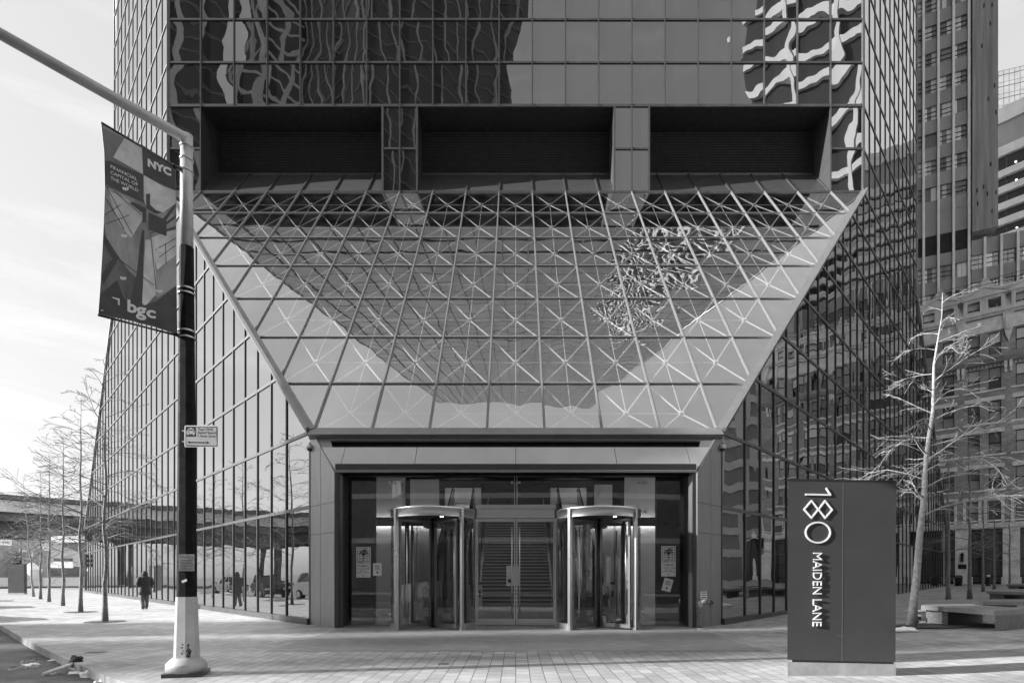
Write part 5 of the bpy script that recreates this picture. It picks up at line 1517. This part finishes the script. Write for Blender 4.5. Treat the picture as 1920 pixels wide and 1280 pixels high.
# pavilion under the viaduct
pv = empty('pavilion', at(118, 1097, 70), 'low dark pavilion with a pale roof edge under the viaduct', 'pavilion')
def pb(mb, x0, x1, y0, y1, d0, d1):
    a, b = at(x0, y1, d0), at(x1, y0, d0); mb.box((a.x, d0, a.z), (b.x, d1, b.z))
mb = MB(); pb(mb, 84, 152, 1082, 1098, 66, 67); pb(mb, 96, 150, 1018, 1062, 72, 80); mb.build('wall', M['spandrel'], pv)
mb = MB(); pb(mb, 90, 152, 1062, 1080, 71.5, 72); mb.build('glass', M['bglass'], pv)
mb = MB(); pb(mb, 92, 153, 1004, 1016, 71, 82); pb(mb, 95, 136, 1053, 1064, 71.2, 71.4); mb.build('roof', M['white'], pv)
mb = MB(); put_text(mb, 'PIER', lambda u, v: at(102+26*u, 1062-6*v, 71.15)) if False else pb(mb, 100, 134, 1046, 1051, 71.2, 71.4); mb.build('fascia', M['black'], pv)
tp_ = at(60, 1064, 72)
tn = empty('white_tent', (tp_.x, 72, 0), 'small white pointed tent between the left tree trunks', 'tent')
mb = MB(); mb.lathe((tp_.x, 72, 0), [(1.0, 2.0), (1.05, 2.25), (.5, 2.8), (.05, 3.25)], 4, smooth=False, rot=.6); mb.lathe((tp_.x,72,0), [(.93,.9),(.98,2.0)], 4, cap=False, smooth=False, rot=.6); mb.build('canopy', M['canvas'], tn)
mb = MB()
for k in range(4): q = Vector((tp_.x+math.cos(.6+k*math.pi/2)*.95, 72+math.sin(.6+k*math.pi/2)*.95, 0)); mb.tube([q, q+Vector((0,0,2))], .04, 6)
mb.build('tent_pole', M['darksteel'], tn)
tl_ = at(39, 1085, 74); te = empty('traffic_light', (tl_.x, 74, -.1), 'dark traffic light post under the viaduct at the far left', 'traffic light')
mb = MB(); mb.tube([(tl_.x, 74, -.1), (tl_.x, 74, 6.2)], [.13,.09], 8); mb.build('post', M['black'], te)
mb = MB()
for z in (2.7, 3.3, 3.9): mb.box((tl_.x-.75, 73.8, z), (tl_.x-.15, 74.2, z+.5)); mb.tube([(tl_.x-.45, 73.8, z+.25), (tl_.x-.45, 73.65, z+.27)], .16, 8)
mb.build('signal_head', M['black'], te)
r = random.Random(12)
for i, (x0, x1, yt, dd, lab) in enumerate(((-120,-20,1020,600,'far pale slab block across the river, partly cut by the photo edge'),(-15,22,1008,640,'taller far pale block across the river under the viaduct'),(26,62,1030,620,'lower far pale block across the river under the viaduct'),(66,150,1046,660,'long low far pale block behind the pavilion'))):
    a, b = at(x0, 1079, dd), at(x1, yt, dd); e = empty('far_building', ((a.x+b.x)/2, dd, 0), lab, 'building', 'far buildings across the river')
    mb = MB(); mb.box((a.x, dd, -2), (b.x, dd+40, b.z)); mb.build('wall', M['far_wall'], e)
    mb = MB(); z = 4
    while z < b.z-3:
        xx = a.x+2
        while xx < b.x-3: mb.box((xx, dd-.3, z), (xx+2.2, dd, z+2.0)); xx += 4.4
        z += 4.2
    mb.build('window_grid', M['grey_facade'], e)

# ================================================================ THE CITY BEHIND THE CAMERA (seen in the glass)
def corner_tower(name, N, a_len, b_len, H, label, cat, body, la=(-.707,-.707), lb=(.707,-.707), bands=None, fins=None, mats=('slab','fin')):
    """N nearest corner; two street faces run back from it"""
    N = Vector((N[0], N[1], 0)); la = Vector((*la, 0)); lb = Vector((*lb, 0))
    e = empty(name, (N.x, N.y, -.14), label, cat)
    q = [N, N+lb*b_len, N+lb*b_len+la*a_len, N+la*a_len]
    mb = MB(); mb.prism([p + Vector((0,0,-.14)) for p in q], (0,0,H)); mb.build('wall', M[body], e)
    na, nb = -lb, -la
    if bands:
        step, hgt, out = bands; mb = MB(); z = 5.0
        while z < H-2:
            c = N + la*a_len/2; mb.obox(c + na*out/2 + Vector((0,0,z)), la*(a_len/2+.05), na*(out/2+.02), (0,0,hgt/2))
            c = N + lb*b_len/2; mb.obox(c + nb*out/2 + Vector((0,0,z)), lb*(b_len/2+.05), nb*(out/2+.02), (0,0,hgt/2)); z += step
        mb.build('slab_band', M[mats[0]], e)
    if fins:
        step, wd_, out = fins; mb = MB()
        for l, L, n_ in ((la, a_len, na), (lb, b_len, nb)):
            a = .4
            while a < L:
                mb.obox(N + l*a + n_*(out/2) + Vector((0,0,H/2)), l*wd_/2, n_*out/2, (0,0,H/2-.3)); a += step
        mb.build('facade_fin', M[mats[1]], e)
    return e
corner_tower('corner_tower', (-26,-40), 25, 38, 150, 'dark gridded tower mirrored left of centre in the upper glass', 'tower', 'dark_tower', bands=(3.6,.3,.12), fins=(3.8,.35,.25), mats=('grey_facade','slab'))
corner_tower('corner_tower', (-52,-50), 8, 17, 130, 'slim tower mirrored in the left part of the upper glass', 'tower', 'dark_tower', bands=(3.4,.6,.15), fins=(4.4,.9,.4), mats=('lit_facade','lit_facade'))
corner_tower('corner_tower', (-70,-44), 8, 15, 128, 'stone tower mirrored at the left edge of the upper glass', 'tower', 'dark_tower', bands=(3.8,.5,.1), fins=(5.2,1.2,.5), mats=('grey_facade','lit_facade'))
corner_tower('corner_tower', (50,-6), 23, 30, 270, 'tower with broad white bands mirrored at the right of the upper glass', 'tower', 'dark_tower', bands=(4.8,1.15,.6), fins=(8.5,.6,.7), mats=('lit_facade','lit_facade'))
corner_tower('corner_tower', (84,24), 40, 60, 47, 'dark finned block mirrored in the right glass facade', 'office block', 'grey_facade', la=(.10,-.995), lb=(.995,.10), bands=(3.9,.8,.2), fins=(2.8,.7,.5), mats=('dark_tower','dark_tower'))
corner_tower('corner_tower', (78,66), 26, 40, 44, 'pale banded block mirrored low in the right glass facade', 'office block', 'spandrel', la=(.10,-.995), lb=(.995,.10), bands=(3.5,1.2,.3), fins=(4.2,1.2,.3), mats=('slab','slab'))
# stone corner building opposite the doors, mirrored in the entrance glass
e = corner_tower('stone_building', (8,-22), 26, 30, 26, 'stone building with a cornice and tall windows mirrored in the entrance glass', 'building', 'grey_facade', la=(-.97,-.05), lb=(.9,-.2), bands=(4.4,.5,.3), fins=(3.0,1.1,.25), mats=('stone','grey_facade'))
# unseen slabs added on the left to shade the portal and stripe the plaza
vy = -todir.y / -todir.x * -1
slope_c = todir.y / todir.x
def shade_tower(c0, c1, H, X, label):
    y0, y1 = c0 + slope_c*X, c1 + slope_c*X
    e = empty('added_shade_slab', (X, (y0+y1)/2, -.14), label, 'tower', 'unseen shade slabs added on the left')
    mb = MB(); mb.box((X-7, y0, -.14), (X, y1, H)); mb.build('wall', M['grey_facade'], e)
    mb = MB(); z = 4
    while z < H-2: mb.box((X, y0+.05, z), (X+.12, y1-.05, z+1.5)); z += 3.4
    mb.build('window_band', M['bglass'], e)
for c0, c1, H, X, lab in ((16.0,19.6,50,-100,'added unseen shade slab standing nearest the river'), (12.2,14.1,96,-200,'added unseen shade slab, second from the river'), (9.7,10.8,95,-203,'thin added shade slab in the middle of the unseen row'), (4.6,5.4,95,-206,'thin added unseen shade slab, fourth from the river'), (-14,4.0,50,-96,'broad added unseen shade slab, farthest from the river')):
    shade_tower(c0, c1, H, X, lab)

# ================================================================ PARKED CARS beyond the kerb (mirrored in the left facade)
M['car_dark'] = surf('dark_car_paint', .03, .2, .3, .05, 2); M['car_light'] = surf('pale_car_paint', .6, .25, .1, .05, 2); M['car_glass'] = coated_glass('car_glass', .06, 0, 1, 0)
M['lens_red'] = surf('tail_lens', .12, .2, 0, .05, 3)
def make_car(loc, ang, label, paint, suv=False):
    e = empty('parked_car', (0,0,0), label, 'car', 'cars parked along the kerb')
    h = .18 if suv else 0
    prof = [(-2.2,.35),(-2.28,.6),(-2.22,.92+h),(-1.2,.98+h),(1.0,.98+h),(1.9,.90+h),(2.22,.72),(2.26,.45),(2.15,.28),(-2.1,.26)]
    mb = MB(); rows = []
    for yy, sc_ in ((-.90,.965),(-.86,.99),(-.5,1.0),(.5,1.0),(.86,.99),(.90,.965)): rows.append([Vector((x*sc_, yy, .6+(z-.6)*(1 if abs(yy) < .88 else .93))) for x, z in prof])
    for a, b in zip(rows, rows[1:]):
        for i in range(len(prof)): mb.poly([a[i], a[(i+1)%len(prof)], b[(i+1)%len(prof)], b[i]], smooth=False)
    mb.poly(rows[0]); mb.poly(rows[-1]); mb.build('body', M[paint], e)
    rt_ = 1.78 if suv else 1.46; rx = (-1.95,-1.75,.35,1.05) if suv else (-1.55,-.95,.25,1.05)
    lo = [(rx[0], .97+h), (rx[3], .97+h)]; 
    def ring(k, w_): return None
    mb = MB(); P8 = [(rx[0],-.80,.96+h),(rx[3],-.80,.96+h),(rx[3],.80,.96+h),(rx[0],.80,.96+h),(rx[1],-.62,rt_-.03),(rx[2],-.62,rt_-.03),(rx[2],.62,rt_-.03),(rx[1],.62,rt_-.03)]
    mb.faces(P8, [(0,1,5,4),(1,2,6,5),(2,3,7,6),(3,0,4,7),(4,5,6,7)]); mb.build('window', M['car_glass'], e)
    mb = MB(); mb.box((rx[1]-.05,-.64,rt_-.04),(rx[2]+.05,.64,rt_+.01))
    for i, j in ((0,4),(1,5),(2,6),(3,7)): mb.bar(P8[i], P8[j], .07, .07)
    for s_ in (-1, 1): mb.bar((-.35,s_*.805,.96+h), (-.32,s_*.63,rt_-.02), .09, .05)
    mb.build('roof', M[paint], e)
    for x in (-1.38, 1.38):
        for s_ in (-1, 1):
            mb = MB(); mb.tube([(x, s_*.72, .33), (x, s_*.93, .33)], .33, 20); wn = mb.build('wheel', M['rubber'], e)
            mb = MB(); mb.tube([(x, s_*.90, .33), (x, s_*.945, .33)], .21, 14); mb.build('rim', M['steel'], wn)
    for s_ in (-1, 1):
        mb = MB(); mb.box((2.14, s_*.68-.2, .62), (2.25, s_*.68+.2, .76)); mb.build('headlight', M['white'], e)
        mb = MB(); mb.box((-2.29, s_*.68-.18, .70), (-2.2, s_*.68+.18, .86)); mb.build('tail_light', M['lens_red'], e)
        mb = MB(); mb.box((.75, s_*.98-.10, .98+h), (.92, s_*.98+.10, 1.12+h)); mb.build('wing_mirror', M[paint], e)
    e.location = loc; e.rotation_euler = (0,0,ang); return e
ca = math.atan2(.70,-.71)
for Y, paint, suv, lab in ((19.5,'car_dark',False,'dark saloon car parked nearest the lamp post, mirrored in the facade'),(26.5,'car_light',True,'pale tall car parked second from the lamp post, mirrored in the facade'),(33.5,'car_dark',True,'dark tall car parked third from the lamp post, mirrored in the facade'),(41,'car_light',False,'pale saloon car parked farthest from the lamp post, mirrored in the facade')):
    X = kx(Y) - 2.7; make_car((X, Y, -.14), ca + (math.pi if suv else 0), lab, paint, suv)
